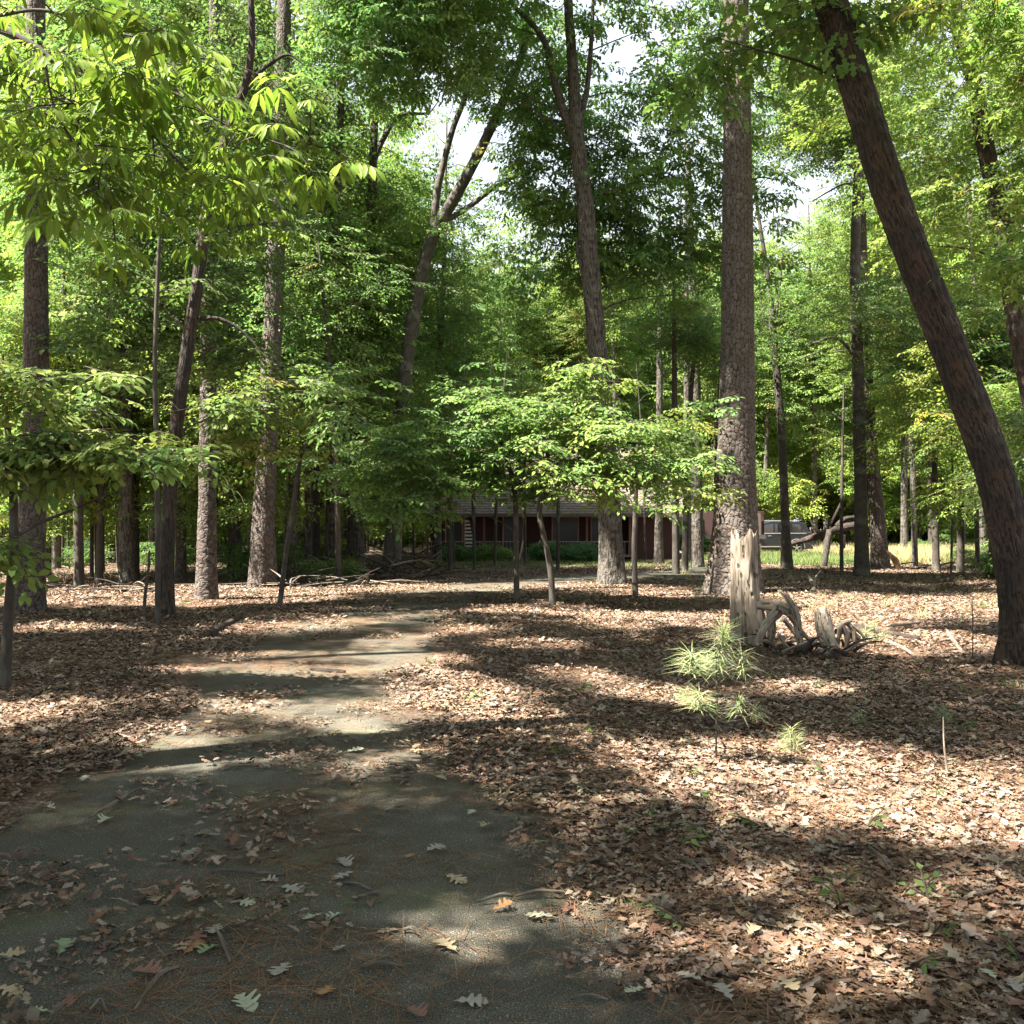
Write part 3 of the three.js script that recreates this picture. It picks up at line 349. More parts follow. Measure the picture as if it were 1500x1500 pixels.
tree('dogwood_tree', 'dark-leaved dogwood spreading low boughs towards the driveway', { d: 15, bark: 'thin', seed: 25, rs: 10, rpm: 6, pts: [[232, 890, 8], [230, 700, 8], [226, 520, 7], [232, 340, 5]], up: 1, crown: dogCrown([blob(0.6, 4.2, -2.6, 2.0, 0.5, 1.0, 18, 10, 0.4, 0.3), blob(2.2, 3.5, -1.2, 1.6, 0.45, 1.2, 18, 10, 0.4, 0.3), blob(-1.0, 5.2, -2.4, 1.8, 0.7, 1.2, 22, 11, 0.4, 0.3)], { tint: [0.85, 0.92, 1] }) });

// near boughs that hang into the picture from trees beside the frame
{
  const g = thing('hickory_tree', 'hickory standing outside the wood edge whose drooping bough of long leaflets hangs over the driveway', 'tree', [-5.6, 0, -5.2]), m = BARK.thin;
  part('trunk', tube([[0, -0.1, 0, 0.16], [0.1, 3, 0, 0.13], [0, 6, 0, 0.11], [0.2, 10, 0, 0.07], [0, 13, 0, 0.03]], { rs: 16, rings: 40, bark: m, flare: 0.3, wob: 0.06 }), m, g);
  const r = RNG(77), mats = SPR.hick.map(() => []), cols = SPR.hick.map(() => []), limbs = [];
  const L = (d, l) => l.map(([px, py, w]) => [X(px, d) + 5.6, Yh(py, d), -d + 5.2, w / 2 / F * d]);
  const lines = [[[0.05, 4.6, 0, 0.05], ...L(5.6, [[-60, 20, 16], [40, 60, 13], [80, 88, 9], [150, 104, 7], [215, 108, 5], [250, 130, 4], [330, 180, 3], [430, 215, 2]])], L(5.5, [[80, 85, 6], [120, 110, 5], [190, 165, 4], [260, 235, 3], [330, 300, 2], [410, 330, 1.5]]), L(5.3, [[105, 95, 4], [107, 150, 3], [112, 220, 2]]), L(6.4, [[215, 108, 4], [300, 150, 3], [400, 175, 3], [470, 215, 2]]), L(5.2, [[60, 75, 5], [75, 150, 3], [120, 235, 3], [160, 300, 2]]), L(5.0, [[-20, 20, 6], [60, 10, 5], [150, 40, 4], [240, 60, 3], [320, 100, 2]]), L(6.2, [[215, 200, 4], [260, 250, 3], [310, 280, 2], [350, 300, 2]]), L(6.0, [[0, 60, 5], [30, 130, 3], [60, 200, 2]])];
  lines.forEach((l, q) => {
    limbs.push(tube(l, { rs: 7, rings: l.length * 6, tile: 0.3, wob: 0.12, seed: q })); const c = new THREE.CatmullRomCurve3(l.map((p) => V(p[0], p[1], p[2])));
    for (let k = 0; k < (q === 0 ? 34 : 19); k++) {
      const o = c.getPoint(0.12 + 0.88 * Math.pow(r(), 0.85)), a = r() * 6.283, l2 = 0.1 + 0.32 * r(), e = V(o.x + Math.cos(a) * l2, o.y - 0.12 + 0.34 * (r() - 0.45), o.z + Math.sin(a) * l2 * 1.4); limbs.push(tube([[o.x, o.y, o.z, 0.006], [(o.x + e.x) / 2, (o.y + e.y) / 2 + 0.03, (o.z + e.z) / 2, 0.004], [e.x, e.y, e.z, 0.002]], { rs: 4, rings: 4, tile: 0.3 }));
      const gi = Math.floor(r() * 3), s = 0.5 + 0.5 * r(), v = 0.75 + 0.5 * r(); dummy.position.copy(e); dummy.rotation.set((r() - 0.5) * 0.7, r() * 6.28, (r() - 0.5) * 0.7); dummy.scale.setScalar(s); dummy.updateMatrix(); mats[gi].push(dummy.matrix.clone()); cols[gi].push([v, v, v]);
    }
  });
  SPR.hick.forEach((ge, k) => instanced('foliage', ge, LEAFN, mats[k], cols[k], g));
  const lm = part('limbs', mergeGeometries(limbs), m, g); lm.userData.kind = 'stuff';
  addCrown(g, { kind: 'elm', path: [[0, 7, 0, 0.1], [0.2, 10, 0, 0.07], [0, 12, 0, 0.04]], bark: m, seed: 78, blobs: [blob(0.5, 10.5, 0, 3.4, 2, 3.2, 60, 17)], keep: (x, y, z) => Yh(0, -z) < y - 0.3 });
}
{
  const g = thing('maple_tree', 'maple standing beside the leaning tree with lobed sunlit leaves over its stem', 'tree', [6.9, 0, -9.2]), m = BARK.thin;
  part('trunk', tube([[0, -0.1, 0, 0.12], [0.05, 3, 0, 0.1], [-0.1, 6, 0, 0.08], [0, 9.5, 0, 0.03]], { rs: 14, rings: 30, bark: m, flare: 0.3, wob: 0.06 }), m, g);
  addCrown(g, { kind: 'maple', mat: LEAFN, path: [[0, 4, 0, 0.09], [-0.1, 5, 0, 0.08], [-0.1, 6, 0, 0.08], [0, 8, 0, 0.05]], bark: m, seed: 81, limbR: 0.025, scale: 0.9, tint: [1.05, 1.05, 1], open: false, keep: (x, y, z) => { const px = CX - x / z * F, py = HY + (y - EYE) / z * F; return px > 1255 && !(px < 1390 && py > 250); }, blobs: [blob(-2.0, 6.4, 0.2, 1.8, 0.9, 1.0, 34, 8, 0.35, 0.4), blob(-1.6, 4.6, 0, 0.9, 0.5, 0.8, 12, 8, 0.3, 0.4), blob(0, 8.4, 0, 2.4, 1.2, 2, 24, 14)] });
}
{ // trees to the left of and around the camera: they stand outside the frame and shade the driveway and the litter
  const spots = [[-9.5, -3.2, 10.4, 3.6], [-6.8, 0.6, 10.6, 3.6], [-3.2, 2.4, 11.4, 3.4], [-12.5, -8.6, 9.4, 3.4], [-10.5, 2.2, 12, 3.6], [-13.5, -13.5, 11, 3.6], [1.8, 2.2, 12.6, 3.4], [5.4, 0.4, 12.2, 3.6], [-4.6, -5.4, 13.6, 3.6], [-8.2, -8.8, 13.6, 3.4], [4.6, -3.8, 13.8, 3.0], [-16.2, -5.2, 11.5, 3.6], [-0.5, 5.5, 12, 3.4], [9.8, -6, 13.2, 3.4]];
  spots.forEach(([x, z, h, R], k) => {
    const inView = z < -1 && Math.abs(x) < 0.6 * -z, tx = inView ? Math.sign(x || 1) * (0.6 * -z + 0.8) : x, g = thing('shade_tree', 'tall tree beside the viewpoint whose high crown shades the driveway', 'tree', [tx, 0, z], 0, 'tall trees around the viewpoint'), m = BARK.oak, ox = x - tx;
    const P = [[0, -0.1, 0, 0.2], [0.1, 4, 0, 0.16], [ox * 0.3, 8, 0, 0.13], [ox * 0.7, h, 0, 0.08], [ox, h + 2.5, 0, 0.03]];
    part('trunk', tube(P, { rs: 14, rings: 40, bark: m, flare: 0.3 }), m, g);
    addCrown(g, { kind: k % 2 ? 'oak' : 'elm', path: P.slice(2), bark: m, seed: 100 + k, blobs: [blob(ox, h + 0.3, 0, R + 0.4, 1.8, R + 0.4, 105, 19, 0.75, 0.6)], keep: (cx, cy, cz) => cz > -2 || cy > Yh(-40, -cz) });
  });
}

// ---------------------------------------------------------------- the wood behind, tree by tree
{
  const r = RNG(4242), placed = [], far = (x, z, q) => placed.every(([a, b]) => Math.hypot(a - x, b - z) > q);
  const clear = (x, z, d) => { const px = CX + x / d * F; if (px > 618 && px < 1320 && d < 54) return false; if (px > 1300 && px < 1480 && d < 50) return d > 46; if (driveDist(x, z) < 4) return false; return !(z < -42 && z > -60 && x > -6 && x < 20); };
  const kinds = [['wood_tree', 'ridged grey-brown stem among the many trunks of the wood', 'oak', 'ridged stems of the wood'], ['thin_tree', 'thin smooth dark stem among the many trunks of the wood', 'thin', 'thin stems of the wood'], ['wood_pine', 'reddish scaly pine stem among the trunks of the wood', 'pine', 'pine stems of the wood']];
  let n = 0, tries = 0;
  while (n < 140 && tries++ < 8000) {
    const d = 25 + 75 * Math.pow(r(), 0.8), px = -160 + r() * 1820, x = X(px, d), z = -d; if (!clear(x, z, d) || !far(x, z, 1.9)) continue; placed.push([x, z]); n++;
    const [nm, lb, bk, gr] = kinds[r() < 0.2 ? 2 : r() < 0.5 ? 1 : 0], g = thing(nm, lb, 'tree', [x, gy(x, z), z], r() * 6, gr), mid = px > 640 && px < 1240, h = mid ? (d < 62 ? 17 + 4 * r() : 20 + 5 * r()) : 18 + 8 * r(), R = 0.09 + 0.14 * r() * (bk === 'thin' ? 0.6 : 1.2), lx = (r() - 0.5) * 1.6, lz = (r() - 0.5) * 1.6;
    const P = [[0, -0.2, 0, R * 1.15], [lx * 0.1, 2, lz * 0.1, R], [lx * 0.35, h * 0.35, lz * 0.3, R * 0.8], [lx * 0.8, h * 0.7, lz * 0.8, R * 0.5], [lx, h, lz, 0.03]], m = BARK[bk];
    part('trunk', tube(P, { rs: 10, rings: 26, bark: m, flare: 0.35, seed: n, wob: 0.06 }), m, g);
    const path = P.slice(1).flatMap((p, k, A) => k ? [0, 0.33, 0.66].map((t) => A[k - 1].map((q, c) => lerp(q, p[c], t))) : []), dense = d < 60 ? 1 : 0.8, tn = 0.95 + 0.4 * r();
    addCrown(g, { kind: 'far', path: path.filter((p) => p[1] > h * 0.28), bark: m, seed: 300 + n, limbR: 0.04, scale: d > 55 ? 1.25 : 1, tint: [tn, tn * (0.95 + 0.1 * r()), 0.95], keep: viewKeep, open: d < 64, blobs: [blob(lx * 0.3, h * 0.28, lz * 0.5, 2.2, h * 0.14, 2.2, Math.round(12 * dense), 11, 0.9), blob(lx * 0.5, h * 0.52, lz * 0.5, 2.8, h * 0.2, 2.8, Math.round(46 * dense), 13, 0.95), blob(lx, h * 0.82, lz, 3.4, h * 0.2, 3.4, Math.round((d > 45 ? 32 : 50) * dense), 13, 1)] });
  }
  // understorey trees with low spreading crowns
  n = 0; tries = 0;
  while (n < 125 && tries++ < 9000) {
    const d = 22 + 55 * Math.pow(r(), 0.9), px = -120 + r() * 1740, x = X(px, d), z = -d; if (driveDist(x, z) < 3 || !far(x, z, 1.7) || (px > 600 && px < 1320 && d < 31) || (z < -42 && z > -58 && x > -6 && x < 21) || (px > 1300 && px < 1480 && d < 50 && r() < 0.7)) continue;
    const low = px > 600 && px < 1320 && d < 54 ? 3.1 + 0.02 * d : 1.4 + r(); placed.push([x, z]); n++;
    const h = low + 3 + 3 * r(), broad = r() < 0.5, far2 = d > 40, g = thing('understorey_tree', far2 ? 'slim leafy understorey tree far back in the wood' : broad ? 'slim understorey tree with broad layered leaves among the trunks' : 'slim understorey tree with small narrow leaves among the trunks', 'tree', [x, gy(x, z), z], 0, far2 ? 'understorey trees far back' : broad ? 'broad-leaved understorey trees' : 'small-leaved understorey trees'), lx = (r() - 0.5) * 1.2, R = 0.035 + 0.03 * r(), P = [[0, -0.2, 0, R], [lx * 0.3, h * 0.5, 0.2, R * 0.8], [lx, h, 0, 0.012]], m = BARK.thin, tn = 0.95 + 0.45 * r();
    part('trunk', tube(P, { rs: 8, rings: 14, bark: m, seed: n, wob: 0.05 }), m, g);
    const path = [0.3, 0.4, 0.5, 0.6, 0.7, 0.8, 0.9].map((t) => t < 0.5 ? P[0].map((q, c) => lerp(q, P[1][c], t * 2)) : P[1].map((q, c) => lerp(q, P[2][c], t * 2 - 1)));
    addCrown(g, { kind: far2 ? 'far' : broad ? 'dog' : 'elm', path, bark: m, seed: 600 + n, limbR: 0.025, keep: viewKeep, open: d < 45, tint: [tn * 1.08, tn, 0.9], blobs: [blob(lx * 0.6, (low + h) / 2 + 0.3, 0, 1.9 + 0.6 * r(), (h - low) / 2, 1.8, d > 40 ? 30 : 30, d > 40 ? 12 : 13, 0.75, 0.75), blob(lx * 0.4, low + 0.2, 0, 1.3, 0.9, 1.2, 7, 8, 0.5, 0.6)] });
  }
  for (const [px, d, h, c0] of [[1005, 41, 19, 0.42], [965, 39, 17, 0.45], [1195, 57, 21, 0.3], [1325, 45, 20, 0.3], [1118, 58, 21, 0.4], [690, 57, 20, 0.3], [740, 62, 19, 0.3], [905, 60, 21, 0.3], [1050, 60, 22, 0.3], [1440, 40, 20, 0.3], [640, 40, 19, 0.4], [470, 36, 19, 0.35], [1240, 62, 22, 0.3], [860, 64, 20, 0.25], [800, 66, 20, 0.25]]) {
    const x = X(px, d), z = -d, g = thing('tall_tree', 'tall broadleaf tree standing behind the dogwoods and the house', 'tree', [x, gy(x, z), z], 0, 'tall trees behind the dogwoods'), m = BARK.oak, lx = (r() - 0.5) * 1.5, P = [[0, -0.2, 0, 0.2], [lx * 0.1, 2, 0, 0.16], [lx * 0.4, h * 0.45, 0.2, 0.13], [lx * 0.8, h * 0.75, 0, 0.08], [lx, h, 0, 0.03]];
    part('trunk', tube(P, { rs: 14, rings: 40, bark: m, flare: 0.35, seed: px, wob: 0.07, disp: 0.01 }), m, g); const path = P.slice(1).flatMap((p, k, A) => k ? [0, 0.25, 0.5, 0.75].map((t) => A[k - 1].map((q, c) => lerp(q, p[c], t))) : []);
    addCrown(g, { kind: d > 50 ? 'far' : 'oak', path: path.filter((p) => p[1] > h * c0 * 0.8), bark: m, seed: 1500 + px, limbR: 0.05, keep: viewKeep, tint: [1.05, 1.03, 0.95], open: d < 64, blobs: [blob(lx * 0.5, h * (c0 + 0.16), 0, 3.2, h * 0.16, 2.6, 46, 15, 0.9), blob(lx, h * 0.78, 0, 3.8, h * 0.2, 3, d > 50 ? 46 : 70, 15, 0.95)] });
  }
  // a few more stems close behind, without leaves low down, right of the house
  for (const [px, py, w, top, bk] of [[990, 842, 10, 520, 'thin'], [1003, 838, 9, 540, 'thin'], [1022, 832, 16, 330, 'oak'], [1048, 838, 8, 560, 'thin'], [1232, 842, 5, 700, 'thin'], [117, 860, 13, 560, 'thin'], [146, 856, 10, 600, 'thin'], [186, 856, 20, 420, 'oak'], [198, 850, 12, 450, 'thin'], [265, 852, 14, 480, 'pine'], [427, 850, 14, 430, 'pine'], [452, 846, 11, 500, 'oak'], [463, 842, 12, 640, 'thin'], [497, 858, 8, 520, 'thin'], [338, 850, 10, 520, 'thin'], [347, 846, 13, 480, 'oak'], [68, 850, 12, 560, 'thin'], [660, 838, 7, 560, 'thin'], [1452, 842, 9, 560, 'thin'], [1432, 838, 6, 600, 'thin'], [1340, 828, 8, 520, 'oak']]) {
    const d = D(py), x = X(px, d), g = thing('slender_tree', ...((l, q) => [l, 'tree', [x, gy(x, -d), -d], 0, q])(...(px < 600 ? ['slender trunk between the bigger stems across the driveway from the broken stump', 'slender trunks across the driveway'] : px < 700 ? ['lone slender trunk in front of the left end of the porch', undefined] : px < 1100 ? ['slender trunk standing between the house wing and the thick pine', 'slender trunks by the house wing'] : ['slender trunk standing near the tall pale straw grass', 'slender trunks near the straw grass']))), h = Yh(top, d) + 3, R = w / 2 / F * d, lx = (hash2(px, 3) - 0.5) * 1.2, P = [[0, -0.2, 0, R * 1.1], [lx * 0.2, h * 0.4, 0, R], [lx, h, 0, R * 0.4]], m = BARK[bk];
    part('trunk', tube(P, { rs: 12, rings: 30, bark: m, flare: 0.3, seed: px, wob: 0.06 }), m, g);
    addCrown(g, { kind: 'elm', path: [0.5, 0.65, 0.8, 1].map((t) => [lx * t, h * t, 0, R * 0.7]), bark: m, seed: 900 + px, limbR: 0.03, keep: viewKeep, blobs: [blob(lx * 0.7, h * 0.82, 0, 2.1, h * 0.16, 2, 30, 14)] });
  }
}
{ // the wood far behind, one mass
  const r = RNG(515), M = SPR.far.map(() => []), C = SPR.far.map(() => []), cent = [];
  for (let k = 0; k < 1700; k++) { const d = 74 + 50 * r(), a = (r() - 0.5) * 1.5, top = 15 + 9 * vnoise(a * 14 + 40, 2), y = top * Math.pow(r(), 1.35) + 0.5; cent.push([Math.sin(a) * d, y, -Math.cos(a) * d]); }
  for (const [x, y, z] of cent) for (let j = 0; j < 22; j++) { const g = () => (r() + r() + r() - 1.5) * 3, p = [x + g(), Math.max(0.3, y + g() * 0.7), z + g()]; if (!viewKeep(p[0], p[1], p[2], r)) continue; dummy.position.set(...p); dummy.rotation.set((r() - 0.5) * 1.2, r() * 6.28, (r() - 0.7) * 1.1); dummy.scale.setScalar(1.7 + 1.0 * r()); dummy.updateMatrix(); const i = Math.floor(r() * 3), v = 0.8 + 0.45 * r(); M[i].push(dummy.matrix.clone()); C[i].push([v * 1.05, v, v * 0.9]); }
  SPR.far.forEach((ge, k) => tag(instanced(numbered('far_wood'), ge, LEAFM, M[k], C[k], scene), 'distant green wood closing the view behind all the trunks', 'wood', null, 'stuff'));
}
console.log('sprays', nSprays);

// ---------------------------------------------------------------- broken snag, root wreck and dead wood
{
  const d = 13.2, x = X(1091, d), g = thing('snag', 'broken pale dead tree stump standing in front of the thick pine', 'stump', [x, gy(x, -d), -d]), m = BARK.wood, rs = 64, H = 1.66, geo = tube([[0.03, -0.1, 0, 0.235], [0.02, 0.25, 0, 0.215], [0, 0.8, 0, 0.19], [-0.01, H, 0, 0.17]], { rs, rings: 70, bark: m, disp: 0.03, flare: 0.18, seed: 4, wob: 0.12, tile: 0.7 });
  const p = geo.attributes.position; for (let i = 0; i < p.count; i++) { const y = p.getY(i), a = Math.atan2(p.getZ(i), p.getX(i)), cut = H - 0.03 - 0.45 * Math.pow(fbm(a * 3.5 + 9, 1, null, 4), 2) - (a > 0.2 && a < 1.2 ? 0.03 : 0); if (y > cut) p.setY(i, cut); }
  geo.computeVertexNormals(); part('trunk', geo, m, g);
  const top = new THREE.CircleGeometry(0.15, 24); top.rotateX(-Math.PI / 2); const tp = top.attributes.position; for (let i = 0; i < tp.count; i++) tp.setY(i, H - 0.28 + 0.1 * hash2(i, 5)); top.computeVertexNormals(); part('broken_top', top, m, g);
  const slab = tube([[0.24, -0.05, 0.02, 0.06], [0.235, 0.35, 0.02, 0.05], [0.20, 0.62, 0.0, 0.02]], { rs: 12, rings: 20, bark: m, disp: 0.012, wob: 0.2, cap: true }); part('bark_slab', slab, BARK.oak, g);
}
const deadTube = (list, o) => tube(list, { rs: 14, rings: 28, bark: BARK.wood, disp: 0.026, wob: 0.38, tile: 0.4, cap: true, ...o });
{
  const d = 12, B = (l) => l.map(([px, py, w, dz = 0]) => [X(px, d + dz), Math.max(0.02, Yh(py, d + dz)), -d - dz, w / 2 / F * d]), m = BARK.wood;
  const g = thing('root_wreck', 'weathered grey tangle of upturned roots beside the broken stump', 'dead wood');
  const w = [[[1106, 946, 11, -0.2], [1122, 915, 13], [1143, 893, 15]], [[1110, 886, 15, 0.3], [1135, 888, 18, 0.2], [1155, 897, 15]], [[1141, 865, 5, 0.2], [1158, 883, 9], [1166, 905, 12], [1171, 940, 9], [1171, 962, 7, -0.2]], [[1141, 930, 7, 0.2], [1150, 945, 7], [1156, 953, 6]], [[1155, 898, 8], [1170, 920, 7], [1187, 940, 5]], [[1148, 905, 8, 0.4], [1165, 928, 7, 0.4], [1180, 946, 5, 0.3]], [[1128, 892, 12, 0.5], [1130, 925, 14, 0.5], [1124, 945, 10, 0.5]]];
  w.forEach((l, k) => part('root', deadTube(B(l), { seed: k }), m, g));
  { const q = RNG(88); for (let k = 0; k < 22; k++) { const px = 1112 + 150 * q(), dz = -0.4 + 0.9 * q(), a = q() * 3.14, l = 0.15 + 0.4 * q(), x = X(px, d + dz), e = [x + Math.cos(a) * l, 0.05 + 0.22 * q(), -d - dz + Math.sin(a) * l * 0.6]; part('splinter', deadTube([[x, 0.0, -d - dz, 0.012 + 0.03 * q()], [(x + e[0]) / 2, e[1] * 0.6 + 0.03, (-d - dz + e[2]) / 2, 0.012 + 0.018 * q()], [e[0], e[1], e[2], 0.004]], { rs: 8, rings: 12, disp: 0.012, seed: k }), q() < 0.5 ? BARK.dark : m, g); } }
  const h = thing('split_log', 'short split grey log propped up among the roots', 'log'); part('wood', deadTube(B([[1218, 966, 24, -0.3], [1208, 930, 27], [1203, 896, 22, 0.2]]), { rs: 24, disp: 0.025, seed: 9 }), m, h); part('splinter', deadTube(B([[1199, 962, 10, -0.3], [1212, 948, 9, -0.25], [1226, 944, 5, -0.2]]), {}), m, h);
  const q = thing('root_clump', 'frayed dark root clump right of the split log', 'dead wood'); [[[1226, 944, 9], [1232, 915, 10], [1246, 908, 7]], [[1238, 908, 8], [1250, 925, 7], [1252, 948, 5]], [[1232, 912, 9], [1240, 935, 8], [1238, 955, 4]], [[1246, 915, 6], [1262, 930, 5], [1270, 948, 3]], [[1222, 925, 10, 0.3], [1240, 925, 14, 0.3], [1258, 935, 9, 0.3]]].forEach((l, k) => part('root', deadTube(B(l), { seed: k + 20 }), k === 4 ? BARK.dark : m, q));
}
function stick(name, label, list, { bark = 'wood', group, cat = 'stick', seed = 1, branches = [] } = {}) { // list of [px, py on the ground, width px, lift m]
  const pts = (l) => l.map(([px, py, w, up = 0]) => { const dd = D(py), x = X(px, dd); return [x, gy(x, -dd) + w / 2 / F * dd * 0.8 + 0.02 + up, -dd, w / 2 / F * dd]; }), g = thing(name, label, cat, [0, 0, 0], 0, group);
  part('stem', deadTube(pts(list), { rs: 8, rings: list.length * 8, disp: 0.003, seed, bark: BARK[bark] }), BARK[bark], g); for (const b of branches) part('branch', deadTube(pts(b), { rs: 6, rings: b.length * 6, disp: 0, seed }), BARK[bark], g);
}
stick('fallen_log', 'dark fallen log on the litter behind the root clump', [[1255, 918, 9], [1300, 930, 10], [1345, 938, 8]], { bark: 'dark', cat: 'log', seed: 3 });
stick('fallen_log', 'thin bare log on sunlit litter right of the root clump', [[1300, 921, 5, 0.05], [1325, 917, 6, 0.04], [1346, 914, 5, 0.04]], { cat: 'log', seed: 5 });
stick('fallen_log', 'mossy log lying end-on at the left driveway edge', [[306, 938, 13], [322, 926, 12], [352, 910, 9]], { bark: 'dark', cat: 'log', seed: 6 });
stick('forked_branch', 'pale forked dead branch sticking up from the litter behind the roots', [[1192, 868, 7, 0], [1188, 862, 5, 0.18], [1182, 860, 3, 0.35]], { cat: 'branch', seed: 7, branches: [[[1191, 866, 5, 0.1], [1195, 862, 3, 0.3], [1203, 858, 2, 0.42]]] });
stick('fallen_stick', 'dark stubby stick lying across the driveway bend', [[456, 985, 6], [482, 988, 8], [506, 989, 6]], { bark: 'dark', seed: 8 });
const stickSpots = [[[0, 1410], [40, 1424], [112, 1428]], [[340, 1420], [325, 1385], [318, 1370]], [[200, 1490], [240, 1440], [265, 1425]], [[530, 1428], [560, 1424], [590, 1426]], [[590, 1372], [605, 1374], [615, 1379]], [[520, 1325], [550, 1322], [582, 1316]], [[500, 1302], [530, 1310], [555, 1318]], [[135, 1205], [165, 1190], [210, 1160]], [[850, 1320], [790, 1318], [755, 1321]], [[830, 1300], [850, 1285], [860, 1270]], [[990, 1260], [1010, 1275], [1035, 1293]], [[1400, 1322], [1440, 1312], [1485, 1300]], [[1405, 1350], [1412, 1380], [1418, 1400]], [[1270, 1242], [1290, 1265], [1310, 1290]], [[1165, 1362], [1190, 1372], [1210, 1385]], [[835, 1474], [860, 1473], [890, 1475]], [[1385, 925], [1400, 945], [1410, 955]], [[565, 1195], [590, 1192], [610, 1190]], [[420, 1290], [350, 1288], [310, 1285]], [[135, 1490], [150, 1480], [160, 1492]], [[745, 1165], [790, 1150], [830, 1152]], [[700, 1330], [735, 1325], [750, 1322]], [[1290, 935], [1330, 952], [1345, 960]]];
stickSpots.forEach((l, k) => { const drive = k < 8 || k === 17 || k === 18 || k === 19; stick('fallen_twig', drive ? 'thin fallen twig lying on the asphalt' : 'thin pale fallen twig lying on the leaf litter', l.map(([a, b], i) => [a, b, i === 1 ? 6 : 4.2, 0.01 + (i === 1 ? 0.012 : 0)]), { bark: k % 3 ? 'wood' : 'smooth', group: drive ? 'twigs on the driveway' : 'twigs on the leaf litter', cat: 'twig', seed: k }); });
stick('dead_stem', 'bleached dead stalk standing upright in the sunlit litter', [[1387, 1120, 3.4, 0], [1381, 1112, 2.6, 0.18], [1380, 1108, 1.6, 0.36]], { cat: 'stalk', seed: 40 });
{ // mossy fallen trunk hung up at eye height in front of the car
  const d = 37, B = (l, dd = d) => l.map(([px, py, w]) => [X(px, dd), Yh(py, dd), -dd, w / 2 / F * dd]), g = thing('fallen_tree', 'mossy fallen trunk hung up level in front of the parked car', 'log'), m = BARK.dark;
  part('trunk', deadTube(B([[1152, 799, 4], [1164, 795, 6], [1184, 789, 9], [1210, 780, 12], [1238, 772, 14], [1262, 768, 13]]), { rs: 18, rings: 40, disp: 0.04, seed: 2 }), m, g);
  for (const l of [[[1225, 772, 12], [1238, 760, 8], [1256, 757, 5]], [[1215, 770, 6], [1228, 745, 4], [1236, 725, 3]], [[1200, 783, 5], [1192, 772, 4], [1187, 760, 2]]]) part('broken_limb', deadTube(B(l), { rs: 8 }), m, g);
  const t = thing('prop_tree', 'short crooked stem under the hung-up mossy trunk', 'tree'); part('trunk', deadTube(B([[1205, 836, 10], [1209, 815, 9], [1212, 790, 11], [1214, 776, 9]], 36.6), { disp: 0.01 }), BARK.oak, t);
  const p = thing('wooden_post', 'thin weathered wooden post in the grass right of the hung-up trunk', 'post'); part('post', new THREE.BoxGeometry(0.09, 1.25, 0.09).translate(X(1233, 34), 0.55, -34), BARK.wood, p); part('board', new THREE.BoxGeometry(0.2, 0.5, 0.03).translate(X(1235, 34), 0.98, -34.07), BARK.wood, p);
  const s = thing('cut_slab', 'brown curved slab of bark standing on the ground behind the reddish pine', 'bark slab'); part('slab', deadTube([[X(1315, 33), 0, -33, 0.11], [X(1313, 33), 0.3, -33.1, 0.13], [X(1303, 33), 0.68, -33.3, 0.05]], { rs: 18, disp: 0.03 }), new THREE.MeshStandardMaterial({ color: new THREE.Color().setRGB(0.12, 0.07, 0.035), roughness: 1 }), s);
  const st = thing('rotten_stump', 'low dark rotten stump near the foot of the leaning tree', 'stump'); part('stump', deadTube([[X(1450, 28), -0.1, -28, 0.22], [X(1450, 28), 0.25, -28, 0.18], [X(1448, 28), 0.52, -28, 0.1]], { rs: 18, disp: 0.05 }), BARK.dark, st);
}
{ // brush piles
  const pile = (label, px, py, w, h, n, seed) => { const d = D(py), r = RNG(seed), x0 = X(px, d), g = thing('brush_pile', label, 'brush pile', [x0, gy(x0, -d), -d]); for (let k = 0; k < n; k++) { const a = r() * 6.28, l = 0.5 + r() * 1.3, x = (r() - 0.5) * w, z = (r() - 0.5) * 1.2, y = r() * h * 0.6, e = [x + Math.cos(a) * l, y + (r() - 0.25) * h, z + Math.sin(a) * l * 0.6]; part('branch', tube([[x, y, z, 0.012 + 0.022 * r()], [(x + e[0]) / 2 + (r() - 0.5) * 0.2, (y + e[1]) / 2 + 0.08 * r(), (z + e[2]) / 2, 0.014], [e[0], Math.max(0.02, e[1]), e[2], 0.006]], { rs: 6, rings: 8, tile: 0.3 }), r() < 0.4 ? BARK.wood : BARK.dark, g); } };
  pile('tangled brush pile at the foot of the forked oak', 590, 850, 2.6, 0.9, 46, 51); pile('low heap of dead branches left of the driveway bend', 480, 862, 2.2, 0.5, 34, 52); pile('small heap of branches deep in the left wood', 150, 868, 2.4, 0.35, 22, 53); pile('scattered dead branches by the sunlit straw grass', 1330, 832, 2.6, 0.35, 16, 54); pile('dead branches heaped between house and left trunks', 612, 836, 1.6, 1.0, 24, 55);
}

